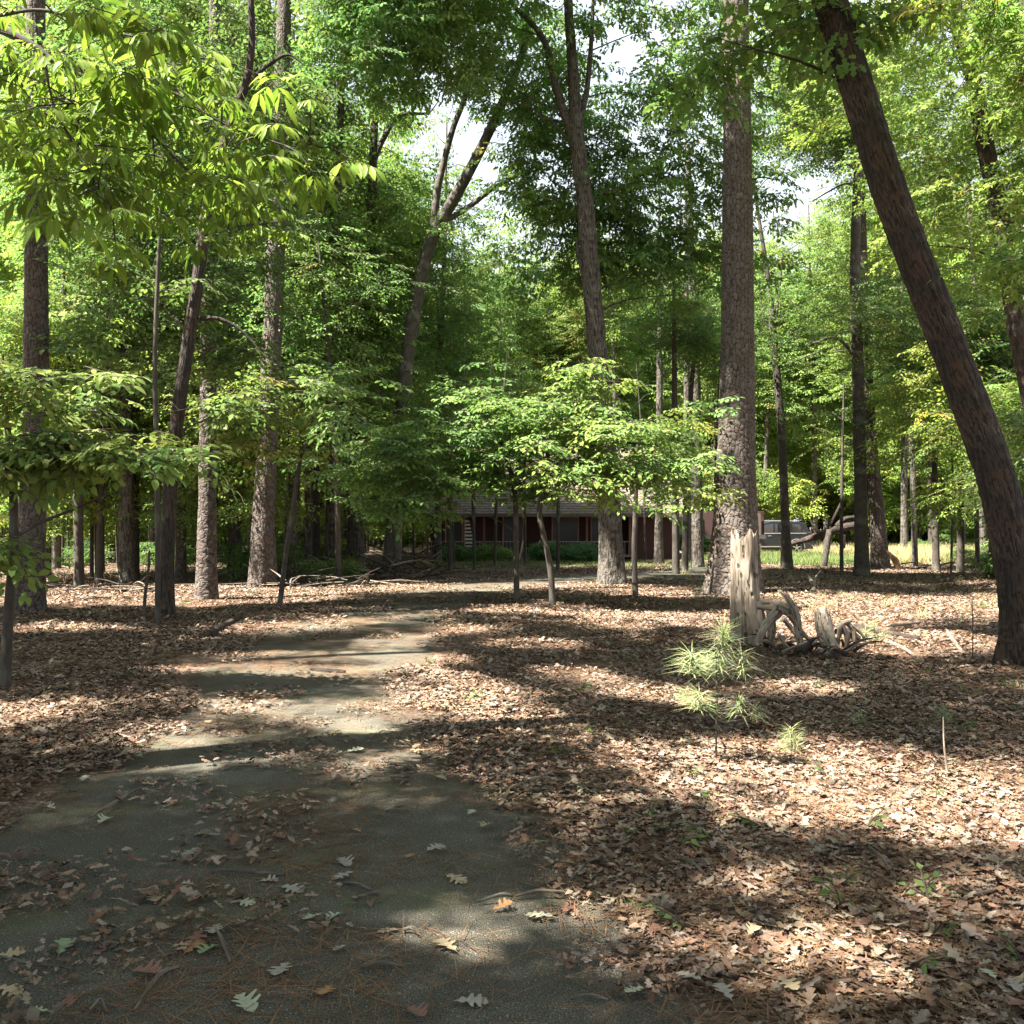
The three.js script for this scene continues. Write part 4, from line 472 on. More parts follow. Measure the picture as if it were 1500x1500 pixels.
// ---------------------------------------------------------------- house
const std = (c, o = {}) => new THREE.MeshStandardMaterial({ color: new THREE.Color().setRGB(...c), roughness: 0.85, ...o });
{
  const g = thing('house', 'low maroon-sided house with brown shingle roof and a railed front porch', 'house', [0, -0.05, 0]), Z = -46.2;
  const red = std([0.055, 0.014, 0.014], { roughness: 0.7 }), dark = std([0.018, 0.02, 0.022], { roughness: 0.3 }), trim = std([0.42, 0.22, 0.19]), deckM = std([0.20, 0.15, 0.11]), pale = std([0.62, 0.52, 0.40]), iron = std([0.25, 0.24, 0.22]), sunPaint = std([0.78, 0.77, 0.74]);
  const box = (x0, x1, y0, y1, z0, z1) => new THREE.BoxGeometry(x1 - x0, y1 - y0, z1 - z0).translate((x0 + x1) / 2, (y0 + y1) / 2, (z0 + z1) / 2);
  const lap = (x0, x1, y0, y1, z, th = 0.14) => { const p = [], ix = [], n = Math.round((y1 - y0) / th); for (let k = 0; k < n; k++) { const a = y0 + k * th, b = a + th; const o = p.length / 3; p.push(x0, a, z + 0.028, x1, a, z + 0.028, x1, b, z + 0.006, x0, b, z + 0.006, x0, a, z + 0.004, x1, a, z + 0.004); ix.push(o, o + 1, o + 2, o, o + 2, o + 3, o + 4, o + 5, o + 1, o + 4, o + 1, o); } const q = new THREE.BufferGeometry(); q.setAttribute('position', new THREE.Float32BufferAttribute(p, 3)); q.setIndex(ix); q.computeVertexNormals(); return q.toNonIndexed(); };
  part('wall', box(-4.0, 5.6, 0, 2.5, Z - 7.5, Z), red, g); const sd = part('siding', lap(-4.0, 5.6, 0.1, 2.4, Z), red, g); sd.geometry.computeVertexNormals();
  part('wing_wall', box(5.6, 7.7, 0, 2.4, Z - 6, Z + 1.6), red, g); const sw = part('wing_siding', lap(5.62, 7.68, 0, 2.3, Z + 1.6), red, g); sw.geometry.computeVertexNormals();
  for (const [x0, x1, y0, y1] of [[-3.2, -2.45, 0.75, 2.0], [-0.4, 0.5, 0.2, 2.1], [2.0, 3.2, 0.8, 1.95], [3.9, 4.9, 0.8, 1.95]]) { const w = part(y0 < 0.5 ? 'door' : 'window', box(x0, x1, y0, y1, Z + 0.035, Z + 0.06), dark, g); part('frame', mergeGeometries([box(x0 - 0.07, x0, y0, y1, Z + 0.035, Z + 0.075), box(x1, x1 + 0.07, y0, y1, Z + 0.035, Z + 0.075), box(x0 - 0.07, x1 + 0.07, y1, y1 + 0.08, Z + 0.035, Z + 0.08)]), trim, w); }
  part('corner_trim', box(-2.36, -2.26, 0.2, 2.2, Z + 0.04, Z + 0.12), trim, g);
  // roof with stepped shingle courses
  { const n = 30, y0 = 2.12, y1 = 5.7, z0 = Z + 2.5, z1 = Z - 3.7, p = [], ix = []; for (let k = 0; k < n; k++) { const t0 = k / n, t1 = (k + 1) / n, o = p.length / 3, a = [lerp(y0, y1, t0) + 0.035, lerp(z0, z1, t0)], b = [lerp(y0, y1, t1) + 0.008, lerp(z0, z1, t1)], c = [lerp(y0, y1, t0) + 0.005, lerp(z0, z1, t0)]; p.push(-4.6, a[0], a[1], 8.2, a[0], a[1], 8.2, b[0], b[1], -4.6, b[0], b[1], -4.6, c[0], c[1], 8.2, c[0], c[1]); ix.push(o, o + 1, o + 2, o, o + 2, o + 3, o + 4, o + 5, o + 1, o + 4, o + 1, o); } const o = p.length / 3; p.push(-4.6, y1, z1, 8.2, y1, z1, 8.2, y0, z1 - 6, -4.6, y0, z1 - 6); ix.push(o, o + 1, o + 2, o, o + 2, o + 3);
    const q = new THREE.BufferGeometry(); q.setAttribute('position', new THREE.Float32BufferAttribute(p, 3)); q.setAttribute('uv', new THREE.Float32BufferAttribute(Array.from({ length: p.length / 3 }, (_, i) => [p[i * 3] / 3, (p[i * 3 + 1] - p[i * 3 + 2]) / 3]).flat(), 2)); q.setIndex(ix); const q2 = q.toNonIndexed(); q2.computeVertexNormals();
    const tm = makeTex(256, 256, (i, j) => toS(mulc([0.13, 0.10, 0.085], 0.55 + 0.5 * hash2(Math.floor(i / 10) + 91 * Math.floor(j / 12), 4) + 0.3 * fbm(i / 16, j / 16, [16, 16], 2))), true); part('roof', q2, new THREE.MeshStandardMaterial({ map: tm, roughness: 1, side: THREE.DoubleSide }), g); }
  part('fascia', box(-4.6, 8.2, 2.0, 2.13, Z + 2.44, Z + 2.5), std([0.12, 0.09, 0.07]), g);
  part('chimney', box(0.2, 0.9, 4.6, 6.2, Z - 3.4, Z - 2.8), std([0.12, 0.07, 0.06]), g);
  part('porch_floor', box(-4.0, 5.6, 0.12, 0.22, Z + 0.05, Z + 2.2), deckM, g);
  for (const x of [-3.95, -1.3, 1.4, 3.5, 5.5]) part('porch_post', box(x - 0.05, x + 0.05, 0.22, 2.0, Z + 2.05, Z + 2.15), std([0.16, 0.07, 0.06]), g);
  for (const [x0, x1] of [[-4.0, 0.35], [1.35, 5.5]]) { const rl = part('railing', box(x0, x1, 0.82, 0.86, Z + 2.08, Z + 2.12), iron, g); for (let x = x0 + 0.08; x < x1; x += 0.16) part('baluster', box(x - 0.012, x + 0.012, 0.22, 0.82, Z + 2.085, Z + 2.11), iron, rl); }
  for (let k = 0; k < 3; k++) part('step', box(0.4, 1.3, -0.1 + k * 0.1 - 0.03, -0.02 + k * 0.1, Z + 2.9 - k * 0.25, Z + 3.15 - k * 0.25), deckM, g);
  for (const [x, s] of [[0.42, 0.2], [1.15, 0.3]]) { const hr = new THREE.BoxGeometry(0.07, 1.0, 0.07); hr.rotateZ(-s); part('step_rail', hr.translate(x, 0.42, Z + 2.6), pale, g); }
  for (let k = 0; k < 9; k++) part('painted_sun_slat', box(-2.24, -2.02 + k * 0.032, 1.75 - k * 0.17, 1.84 - k * 0.17, Z + 1.2, Z + 1.24), sunPaint, g);  // sunlit stripes of the lap siding, painted as widening pale slats
  part('red_panel', box(-2.95, -2.5, 0.25, 0.62, Z + 1.3, Z + 1.34), std([0.45, 0.03, 0.035]), g);
  // raised side deck on the right
  part('side_beam', box(7.7, 12.2, 0.95, 1.15, Z + 0.6, Z + 0.8), std([0.05, 0.045, 0.04]), g); for (const x of [8.6, 10.1, 11.9]) part('side_post', box(x - 0.07, x + 0.07, 0, 2.2, Z + 0.6, Z + 0.74), std([0.1, 0.07, 0.055]), g);
  part('grey_panel', box(8.2, 9.2, 1.15, 2.0, Z + 0.5, Z + 0.55), std([0.45, 0.46, 0.43]), g); part('side_wall', box(9.2, 12.2, 1.15, 2.3, Z + 0.45, Z + 0.5), std([0.045, 0.02, 0.018]), g);
}

// ---------------------------------------------------------------- parked car
{
  const g = thing('parked_car', 'dark grey sport utility car parked on the grass beyond the trees', 'car', [13.3, 0.02, -50], 0.12), paint = new THREE.MeshPhysicalMaterial({ color: new THREE.Color().setRGB(0.010, 0.011, 0.014), metalness: 0.2, roughness: 0.5, clearcoat: 0.3, clearcoatRoughness: 0.1 }), glass = new THREE.MeshPhysicalMaterial({ color: new THREE.Color().setRGB(0.012, 0.014, 0.016), roughness: 0.05, clearcoat: 1 }), black = std([0.015, 0.015, 0.015]), chrome = std([0.7, 0.7, 0.72], { metalness: 1, roughness: 0.25 }), rub = std([0.012, 0.012, 0.012]);
  // side profile, front at -x
  const sh = new THREE.Shape([[-2.3, 0.42], [-2.34, 0.72], [-2.2, 0.92], [-1.2, 1.04], [-1.0, 1.08], [2.2, 1.12], [2.33, 0.95], [2.36, 0.55], [2.28, 0.36]].map(([x, y]) => new THREE.Vector2(x, y)));
  sh.lineTo(1.88, 0.34); sh.absarc(1.45, 0.36, 0.43, 0, Math.PI, false); sh.lineTo(-0.98, 0.3); sh.absarc(-1.42, 0.36, 0.43, 0, Math.PI, false); sh.lineTo(-2.3, 0.42);
  part('body', new THREE.ExtrudeGeometry(sh, { depth: 1.76, bevelSize: 0.06, bevelThickness: 0.06, bevelSegments: 3, curveSegments: 20 }).translate(0, 0, -0.88), paint, g);
  const gh = new THREE.Shape([[-1.05, 1.06], [-0.25, 1.62], [0.1, 1.7], [1.6, 1.68], [1.95, 1.6], [2.22, 1.1]].map(([x, y]) => new THREE.Vector2(x, y))); part('cabin', new THREE.ExtrudeGeometry(gh, { depth: 1.4, bevelSize: 0.05, bevelThickness: 0.1, bevelSegments: 3 }).translate(0, 0, -0.7), paint, g);
  const wsh = (pts) => new THREE.ExtrudeGeometry(new THREE.Shape(pts.map(([x, y]) => new THREE.Vector2(x, y))), { depth: 0.012, bevelEnabled: false });
  for (const s of [1, -1]) { for (const w of [[[-0.78, 1.13], [-0.2, 1.56], [0.22, 1.61], [0.22, 1.13]], [[0.32, 1.13], [0.32, 1.61], [1.1, 1.6], [1.1, 1.13]], [[1.2, 1.13], [1.2, 1.6], [1.62, 1.58], [1.95, 1.15]]]) part('window', wsh(w).translate(0, 0, s > 0 ? 0.801 : -0.813), glass, g);
    part('window_trim', new THREE.BoxGeometry(2.8, 0.035, 0.02).translate(0.55, 1.105, s * 0.945), chrome, g); part('sill_trim', new THREE.BoxGeometry(2.2, 0.05, 0.03).translate(0, 0.42, s * 0.95), chrome, g); part('roof_rail', new THREE.BoxGeometry(1.9, 0.04, 0.04).translate(0.75, 1.77, s * 0.66), chrome, g);
    const mr = new THREE.SphereGeometry(0.11, 14, 10); mr.scale(0.8, 0.75, 1.1); part('mirror', mr.translate(-0.72, 1.16, s * 1.02), chrome, g); part('tail_light', new THREE.BoxGeometry(0.16, 0.3, 0.12).translate(2.3, 0.95, s * 0.86), std([0.35, 0.02, 0.02], { roughness: 0.2 }), g); part('headlight', new THREE.BoxGeometry(0.2, 0.14, 0.22).translate(-2.25, 0.8, s * 0.76), std([0.7, 0.7, 0.7], { roughness: 0.1 }), g);
    for (const x of [-0.05, 0.95]) part('door_handle', new THREE.BoxGeometry(0.18, 0.03, 0.03).translate(x, 0.98, s * 0.95), chrome, g);
    for (const x of [-1.42, 1.45]) { const a = new THREE.TorusGeometry(0.44, 0.035, 8, 24, Math.PI); part('arch_trim', a.translate(x, 0.36, s * 0.93), std([0.09, 0.09, 0.095]), g);
      const w = new THREE.Group(); w.name = 'wheel'; w.position.set(x, 0.36, s * 0.86); g.add(w); part('tyre', new THREE.TorusGeometry(0.285, 0.085, 12, 32), rub, w); const hub = new THREE.CylinderGeometry(0.24, 0.24, 0.08, 28, 1, true); hub.rotateX(Math.PI / 2); const sp = [hub, new THREE.TorusGeometry(0.225, 0.02, 8, 28), new THREE.CylinderGeometry(0.05, 0.05, 0.1, 14).rotateX(Math.PI / 2)]; for (let k = 0; k < 5; k++) sp.push(new THREE.BoxGeometry(0.055, 0.2, 0.04).translate(0, 0.12, 0.02 * s).rotateZ(k * Math.PI * 2 / 5)); part('rim', mergeGeometries(sp), chrome, w); part('brake', new THREE.CylinderGeometry(0.2, 0.2, 0.03, 24).rotateX(Math.PI / 2).translate(0, 0, -0.04 * s), black, w); } }
  part('windscreen', new THREE.BoxGeometry(0.02, 0.86, 1.3).rotateZ(-0.96).translate(-0.71, 1.4, 0), glass, g); part('rear_window', new THREE.BoxGeometry(0.02, 0.42, 1.3).rotateZ(0.5).translate(2.16, 1.38, 0), glass, g);
}

// ---------------------------------------------------------------- hedges, shrubs, grass
{
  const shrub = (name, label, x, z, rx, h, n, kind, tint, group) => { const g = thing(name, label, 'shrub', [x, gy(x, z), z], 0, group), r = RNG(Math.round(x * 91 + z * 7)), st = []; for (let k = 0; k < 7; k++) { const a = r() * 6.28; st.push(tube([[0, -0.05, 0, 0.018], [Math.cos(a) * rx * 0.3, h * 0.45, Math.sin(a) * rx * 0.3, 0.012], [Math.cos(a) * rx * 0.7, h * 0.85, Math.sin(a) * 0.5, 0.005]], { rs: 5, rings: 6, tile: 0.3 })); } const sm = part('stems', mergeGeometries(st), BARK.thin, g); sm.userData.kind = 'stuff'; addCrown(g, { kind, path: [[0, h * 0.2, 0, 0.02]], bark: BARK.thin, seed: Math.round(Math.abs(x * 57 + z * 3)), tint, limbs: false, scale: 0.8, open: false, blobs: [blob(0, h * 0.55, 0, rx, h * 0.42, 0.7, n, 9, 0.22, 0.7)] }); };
  for (let k = 0; k < 4; k++) shrub('clipped_hedge', 'clipped dark green hedge in front of the porch railing', X(797 + k * 24, 41.5), -41.5, 0.55, 0.85, 30, 'elm', [0.6, 0.8, 0.9], 'clipped hedge by the porch');
  shrub('porch_shrub', 'low pale green shrub left of the porch steps', X(716, 41.5), -41.5, 0.9, 0.75, 30, 'elm', [1.1, 1.1, 0.9]); shrub('porch_shrub', 'dark low shrub under the left end of the porch', X(672, 41.5), -41.5, 1.0, 0.7, 28, 'elm', [0.7, 0.85, 0.9]);
  for (const px of [985, 1010, 1034]) shrub('sunpainted_bush', 'bush beyond the side deck with sunlight painted into its pale leaves', X(px, 52), -52, 1.2, 1.6, 40, 'dog', [1.9, 1.8, 2.6], 'pale bushes beyond the side deck');  // leaf tint raised so the bushes look struck by sun
  const r = RNG(99); for (let k = 0; k < 26; k++) { const d = 26 + 32 * r(), px = k < 15 ? -30 + 620 * r() : 1330 + 200 * r(); shrub('woodland_shrub', 'small loose green shrub low between the trunks of the wood', X(px, d), -d, 0.7 + 0.6 * r(), 0.7 + 1.1 * r(), 16, 'elm', [1, 1, 1], 'shrubs between the trunks'); }
  // grass
  const gm = new THREE.MeshPhysicalMaterial({ vertexColors: true, roughness: 1, transmission: 0.35, thickness: 0, side: THREE.DoubleSide });
  const tuft = (seed, n, h, w, c, spread) => { const q = RNG(seed), gb = new GB(); for (let k = 0; k < n; k++) { const a = q() * 6.28, o = V((q() - 0.5) * spread, 0, (q() - 0.5) * spread), l = h * (0.5 + 0.6 * q()), d = V(Math.cos(a) * (0.15 + 0.4 * q()), 1, Math.sin(a) * (0.15 + 0.4 * q())).normalize(); blade(gb, o, d, V(Math.cos(a), 0.1, Math.sin(a)), l, w, mulc(c, 0.75 + 0.5 * q()), [[0, 0.5], [0.5, 0.45], [1, 0]], 0.1, -0.15 - 0.3 * q()); } return gb.build(); };
  const green = [tuft(1, 26, 0.32, 0.014, [0.10, 0.165, 0.03], 0.35), tuft(2, 26, 0.4, 0.014, [0.13, 0.175, 0.035], 0.35)], straw = [tuft(3, 30, 0.75, 0.014, [0.36, 0.30, 0.14], 0.4), tuft(4, 30, 0.6, 0.014, [0.28, 0.28, 0.11], 0.4)];
  const field = (label, geos, n, x0, x1, z0, z1, sc, seed) => { const q = RNG(seed); geos.forEach((ge) => { const M = [], C = []; for (let k = 0; k < n; k++) { const x = lerp(x0, x1, q()), z = lerp(z0, z1, q()); if (vnoise(x * 0.5 + seed, z * 0.5) < 0.3) continue; dummy.position.set(x, gy(x, z) - 0.02, z); dummy.rotation.set(0, q() * 6.28, 0); dummy.scale.setScalar(sc * (0.7 + 0.6 * q())); dummy.updateMatrix(); M.push(dummy.matrix.clone()); const v = 0.8 + 0.4 * q(); C.push([v, v, v]); } const m = instanced(numbered('grass'), ge, gm, M, C, scene); tag(m, label, 'grass', null, 'stuff'); }); };
  field('bright green grass growing in front of the parked car', green, 900, X(1060, 40), X(1275, 40), -38, -48, 1, 11); field('tall pale straw grass in the sunny opening behind the stems', straw, 1300, 15.5, 32, -38, -52, 1, 12); field('low grass along the front of the house', green, 380, -4, 9, -34.5, -41, 0.55, 13); field('thin grass scattered in the far left wood', green, 300, -34, -9, -27, -44, 0.5, 14); field('low straw grass tufts on the right forest floor', straw, 80, 5, 20, -16, -32, 0.35, 15);
  // small green seedlings over the litter
  const sd = spray({ seed: 55, base: [0.10, 0.155, 0.04], L: 0.04, W: 0.55, n: 8, len: 0.12, forks: 2 }), M = [], C = [], q = RNG(70); for (let k = 0; k < 260; k++) { const d = 3.2 + 26 * Math.pow(q(), 1.2), x = (q() - 0.4) * 1.15 * d, z = -d; if (driveDist(x, z) < 1.5) continue; dummy.position.set(x, gy(x, z) + 0.03, z); dummy.rotation.set(0, q() * 6.28, 0.3 + q() * 0.8); dummy.scale.setScalar(0.5 + q() * 0.9); dummy.updateMatrix(); M.push(dummy.matrix.clone()); const v = 0.7 + 0.6 * q(); C.push([v, v, v]); }
  tag(instanced('seedling_ground_cover', sd, LEAFM, M, C, scene), 'tiny green seedlings scattered over the leaf litter', 'ground cover', null, 'stuff');
  // single grass tufts
  for (const [px, py, s, l] of [[1483, 1002, 0.55, 'bright grass tuft at the foot of the leaning tree'], [1350, 1050, 0.35, 'small yellow-green tuft in the dark litter right of the seedling pine'], [632, 974, 0.4, 'short grass tuft at the right driveway edge'], [1415, 1008, 0.4, 'grass tuft on shaded litter left of the leaning tree'], [935, 1340, 0.3, 'small green weed in a sun patch beside the asphalt edge']]) { const d = D(py), x = X(px, d), o = shade(new THREE.Mesh(green[0], gm)); o.name = numbered('grass_tuft'); o.position.set(x, gy(x, -d), -d); o.scale.setScalar(s); tag(o, l, 'grass tuft'); scene.add(o); }
  // seedling pines: stem and needle tufts
  const needles = (seed, n, L, up) => { const q2 = RNG(seed), gb = new GB(); for (let k = 0; k < n; k++) { const t = q2(), a = q2() * 6.28, e = lerp(-0.15, 1.0, Math.pow(q2(), 0.8)) * up, d = V(Math.cos(a), e, Math.sin(a)).normalize(); blade(gb, V(0, (t - 0.5) * L * 0.75, 0), d, V(0.1, 1, 0.2).normalize(), L * (0.5 + 0.65 * q2()), 0.0038, mulc(q2() < 0.35 ? [0.30, 0.27, 0.10] : [0.17, 0.26, 0.07], 0.75 + 0.5 * q2()), [[0, 0.5], [0.5, 0.5], [1, 0]], 0, 0.1 + 0.5 * q2()); } return gb.build(); };
  const nA = needles(1, 170, 0.21, 1.3), nB = needles(2, 130, 0.21, 0.7), nC = needles(3, 80, 0.16, 1.0), nm = new THREE.MeshPhysicalMaterial({ vertexColors: true, roughness: 1, transmission: 0.3, thickness: 0, clearcoat: 0.3, clearcoatRoughness: 0.4, side: THREE.DoubleSide });
  const seedling = (label, px, py, tufts, h) => { const d = D(py), x = X(px, d), g = thing('pine_seedling', label, 'seedling', [x, gy(x, -d), -d]); part('stem', tube([[0, -0.03, 0, 0.008], [0.01, h * 0.5, 0, 0.007], [0, h, 0, 0.005]], { rs: 7, rings: 12, tile: 0.2 }), BARK.thin, g); for (const [tx, ty, tz, s, ge] of tufts) { if (Math.abs(tx) > 0.05) part('side_shoot', tube([[0, ty - 0.06, 0, 0.005], [tx * 0.6, ty - 0.05, tz * 0.6, 0.004], [tx, ty, tz, 0.003]], { rs: 5, rings: 6, tile: 0.2 }), BARK.thin, g); const m = part('needle_tuft', ge, nm, g); m.position.set(tx, ty, tz); m.scale.setScalar(s); m.rotation.y = tx * 9 + ty; } };
  seedling('knee-high pine seedling with long pale needles in front of the broken stump', 1047, 1110, [[0.05, 0.86, 0, 1, nA], [0.02, 0.72, 0.03, 0.95, nB], [0.17, 0.70, 0.05, 0.95, nB], [-0.16, 0.70, 0, 0.95, nB], [-0.02, 0.66, -0.15, 0.9, nB], [-0.13, 0.46, 0.1, 0.8, nB], [0.14, 0.42, 0.08, 0.8, nB], [0.27, 0.36, 0.0, 0.75, nC], [-0.2, 0.47, -0.05, 0.7, nC]], 0.92);
  seedling('tiny bright pine seedling right of the knee-high one', 1157, 1085, [[0, 0.16, 0, 0.8, nC], [0.03, 0.1, 0.02, 0.7, nC], [-0.03, 0.08, 0.03, 0.7, nC]], 0.18); seedling('small pine seedling with sparse needles near the leaning tree', 1423, 960, [[0, 0.72, 0, 0.8, nC], [0.1, 0.6, 0, 0.8, nC], [-0.12, 0.55, 0, 0.7, nC]], 0.75); seedling('low pine seedling in shade behind the dark fallen log', 1280, 945, [[0, 0.32, 0, 1, nC], [0.1, 0.2, 0.05, 0.9, nB], [-0.12, 0.2, 0, 0.9, nB]], 0.3); seedling('pale pine seedling left of the thick pine foot', 1030, 890, [[0, 0.42, 0, 1, nB], [0.16, 0.25, 0.05, 1, nB], [-0.14, 0.3, 0, 0.9, nB]], 0.4); seedling('tiny pine seedling in dark litter between the sun patches', 1258, 1048, [[0, 0.08, 0, 0.7, nC], [0.03, 0.05, 0, 0.6, nC]], 0.1); seedling('tiny pine seedling at the edge of the sunlit litter', 1380, 1048, [[0, 0.1, 0, 0.8, nC], [0.04, 0.06, 0, 0.7, nC]], 0.12);
}

// ---------------------------------------------------------------- leaf litter
const LT = [[0.195, 0.138, 0.098], [0.140, 0.094, 0.067], [0.165, 0.099, 0.068], [0.245, 0.195, 0.15], [0.105, 0.076, 0.058], [0.18, 0.15, 0.122]];
{
  const mat = new THREE.MeshPhysicalMaterial({ vertexColors: true, roughness: 1, specularIntensity: 0.2, side: THREE.DoubleSide });
  const clump = (seed, n, R, L0) => { const r = RNG(seed), gb = new GB(); gb.jit = 0.5; for (let k = 0; k < n; k++) { const a = r() * 6.28, q = R * Math.sqrt(r()), yaw = r() * 6.28, d = V(Math.cos(yaw), (r() - 0.45) * 0.35, Math.sin(yaw)).normalize(), up = V((r() - 0.5) * 0.7, 1, (r() - 0.5) * 0.7).normalize(), L = L0 * (0.35 + 1.0 * r() * r() + 0.3 * r()); blade(gb, V(Math.cos(a) * q, 0.006 + r() * 0.03, Math.sin(a) * q), d, up, L, L * (0.5 + 0.25 * r()), mulc(LT[Math.floor(r() * 6)], 0.7 + 0.55 * r()), r() < 0.8 ? OAKLOW : LANCE, (r() - 0.35) * 0.8, (r() - 0.5) * 0.7, (r() - 0.4) * 2.2); } return gb.build(); };
  const near = [1, 2, 3, 4, 5, 6].map((s) => clump(s, 120, 0.3, 0.052)), wide = [7, 8, 9].map((s) => clump(s, 130, 0.6, 0.07));
  const needleClump = (seed) => { const r = RNG(seed), gb = new GB(); for (let k = 0; k < 70; k++) { const a = r() * 6.28, q = 0.32 * Math.sqrt(r()), yaw = r() * 6.28; blade(gb, V(Math.cos(a) * q, 0.004 + r() * 0.012, Math.sin(a) * q), V(Math.cos(yaw), (r() - 0.5) * 0.08, Math.sin(yaw)), V(0, 1, 0), 0.1 + 0.1 * r(), 0.0028, mulc([0.185, 0.108, 0.064], 0.55 + 0.7 * r()), [[0, 0.5], [0.5, 0.5], [1, 0]], 0, 0.05 * r()); } return gb.build(); }, ncl = [61, 62, 63].map(needleClump);
  const r = RNG(31), sets = new Map(), add = (ge, x, z, s, v) => { if (!sets.has(ge)) sets.set(ge, [[], []]); dummy.position.set(x, gy(x, z) + (ncl.includes(ge) && driveDist(x, z) > 1.5 ? 0.028 : 0.004) + (driveDist(x, z) < 1.5 ? 0.02 : 0), z); dummy.rotation.set(0, r() * 6.28, 0); dummy.scale.setScalar(s); dummy.updateMatrix(); const [M, C] = sets.get(ge); M.push(dummy.matrix.clone()); C.push([v, v * (0.94 + 0.1 * r()), v * (0.9 + 0.15 * r())]); };
  const scatter = (n, d0, d1, f) => { for (let k = 0; k < n; k++) { const d = Math.sqrt(lerp(d0 * d0, d1 * d1, r())), x = (r() * 2 - 1) * (0.62 * d + 0.4); f(x, -d, d); } };
  scatter(1900, 2.2, 9, (x, z) => { const q = driveDist(x, z), e = q - halfW(z) + 1.3 * (fbm(x * 1.3, z * 1.3, null, 4) - 0.5); if (e > 0.02 || r() < 0.03 || (q < 0.35 && z < -3.4 && z > -7.5 && r() < 0.05)) add(near[Math.floor(r() * 6)], x, z, 0.8 + 0.5 * r(), 0.8 + 0.45 * r()); });
  scatter(4200, 8, 24, (x, z) => { const e = driveDist(x, z) - halfW(z) + 1.3 * (fbm(x * 0.9, z * 0.7, null, 4) - 0.5); if (e > 0.05 || r() < (z < -13 ? 0.10 : 0.04)) add(near[Math.floor(r() * 6)], x, z, 0.9 + 0.6 * r(), 0.8 + 0.45 * r()); });
  scatter(3600, 20, 52, (x, z) => { if (driveDist(x, z) > 1.3 && !(x > 14 && z < -38)) add(wide[Math.floor(r() * 3)], x, z, 1 + 0.6 * r(), 0.8 + 0.45 * r()); });
  scatter(7500, 2.2, 26, (x, z) => { const q = driveDist(x, z), e = q - halfW(z), pn = fbm(x * 1.2 + 4, z * 0.7, null, 4), mid = q < 0.5 && pn > 0.44; if ((e > -0.4 && r() < 0.7) || (mid && r() < 0.8) || (pn > 0.58 && r() < 0.3) || r() < (e > 0 ? 0.6 : z < -9 ? 0.16 : 0.06)) add(ncl[Math.floor(r() * 3)], x, z, 0.8 + 0.5 * r(), 0.8 + 0.4 * r()); });
  for (const [ge, [M, C]] of sets) { const nd = ncl.includes(ge), m = instanced(numbered(nd ? 'needle_litter' : 'leaf_litter'), ge, mat, M, C, scene); tag(m, nd ? 'fallen rust-brown pine needles strewn over the ground' : 'curled dry brown leaves covering the forest floor', 'litter', null, 'stuff'); }
  // single oak leaves on the asphalt
  const tones = { tan: [0.30, 0.235, 0.14], pale: [0.29, 0.30, 0.21], grey: [0.24, 0.215, 0.18], red: [0.17, 0.085, 0.06], orange: [0.27, 0.14, 0.06], green: [0.16, 0.20, 0.11] };
  const text = { tan: 'tan', pale: 'pale greenish', grey: 'grey-brown curled', red: 'reddish brown', orange: 'rusty orange', green: 'faded green' };
  const geos = {}; for (const k in tones) geos[k] = [1, 2, 3].map((s) => { const q = RNG(s * 17 + k.length), gb = new GB(), c = tones[k]; gb.jit = 0.35; blade(gb, V(-0.08, 0.012, 0), V(1, 0.08, 0).normalize(), V(0, 1, 0.1).normalize(), 0.165, 0.125, c, OAKFINE, 0.08 + 0.25 * q(), -0.12 + 0.3 * q(), (q() - 0.3) * 2); rod(gb, V(-0.115, 0.004, 0.004), V(-0.08, 0.012, 0), 0.0015, 0.0015, mulc(c, 0.7)); return gb.build(); });
  const om = new THREE.MeshPhysicalMaterial({ vertexColors: true, roughness: 0.8, side: THREE.DoubleSide });
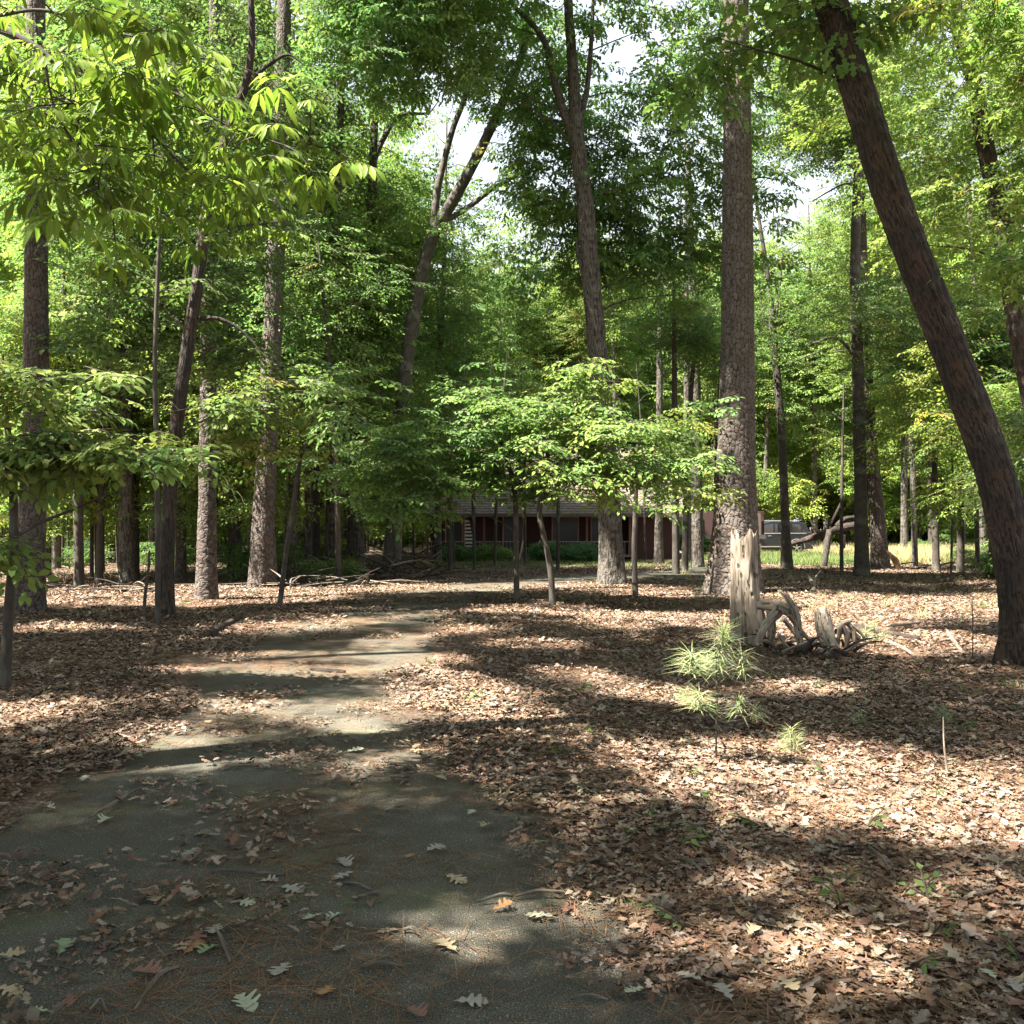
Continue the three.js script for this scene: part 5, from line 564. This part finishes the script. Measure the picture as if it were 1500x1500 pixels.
  [[690, 1197, 'pale'], [667, 1294, 'tan'], [655, 1395, 'tan'], [500, 1397, 'grey'], [570, 1371, 'grey'], [492, 1350, 'pale'], [460, 1352, 'pale'], [428, 1310, 'grey'], [395, 1298, 'grey'], [403, 1332, 'grey'], [359, 1330, 'pale'], [230, 1322, 'tan'], [95, 1399, 'green'], [285, 1397, 'orange'], [310, 1400, 'green'], [216, 1435, 'red'], [106, 1471, 'red'], [480, 1462, 'orange'], [62, 1490, 'pale'], [17, 1458, 'tan'], [18, 1408, 'tan'], [318, 1370, 'grey'], [290, 1382, 'red'], [205, 1114, 'pale'], [165, 1122, 'pale'], [125, 1145, 'grey'], [155, 1209, 'pale'], [305, 1141, 'tan'], [283, 1255, 'grey'], [325, 1265, 'green'], [410, 1234, 'red'], [302, 1230, 'green'], [525, 1223, 'tan'], [520, 1106, 'pale'], [610, 1105, 'tan'], [647, 1146, 'tan'], [715, 1217, 'tan'], [638, 1250, 'grey'], [601, 1262, 'orange'], [735, 1338, 'orange'], [792, 1350, 'pale'], [365, 1180, 'red'], [300, 1327, 'red'], [505, 1290, 'grey'], [505, 1270, 'grey'], [415, 1430, 'grey'], [690, 1476, 'grey'], [360, 1478, 'pale'], [610, 1493, 'red'], [488, 1178, 'grey'], [75, 1190, 'pale'], [90, 1143, 'tan'], [830, 1338, 'red'], [305, 1062, 'tan'], [930, 1460, 'pale'], [1010, 1450, 'grey'], [1150, 1460, 'tan'], [1060, 1475, 'grey'], [1445, 1440, 'pale'], [1480, 1455, 'grey'], [1100, 1382, 'tan']].forEach(([px, py, t], k) => {
    const d = D(py), x = X(px, d), on = driveDist(x, -d) < halfW(-d), o = shade(new THREE.Mesh(geos[t][k % 3], om)); o.name = numbered('fallen_oak_leaf'); o.position.set(x, gy(x, -d) + (on ? 0.026 : 0.05), -d); o.rotation.y = hash2(px, py) * 6.28; o.scale.setScalar(0.42 + 0.4 * hash2(py, px)); tag(o, `${text[t]} lobed oak leaf lying ${on ? 'on the asphalt' : 'on top of the leaf litter'}`, 'leaf', `${text[t]} oak leaves ${on ? 'on the asphalt' : 'on the litter'}`); scene.add(o);
  });
}

// ---------------------------------------------------------------- render
const renderer = new THREE.WebGLRenderer({ antialias: true });
renderer.setSize(1024, 1024);
renderer.shadowMap.enabled = true;
renderer.toneMapping = THREE.LinearToneMapping;
renderer.toneMappingExposure = EXPOSURE;
renderer.render(scene, camera);
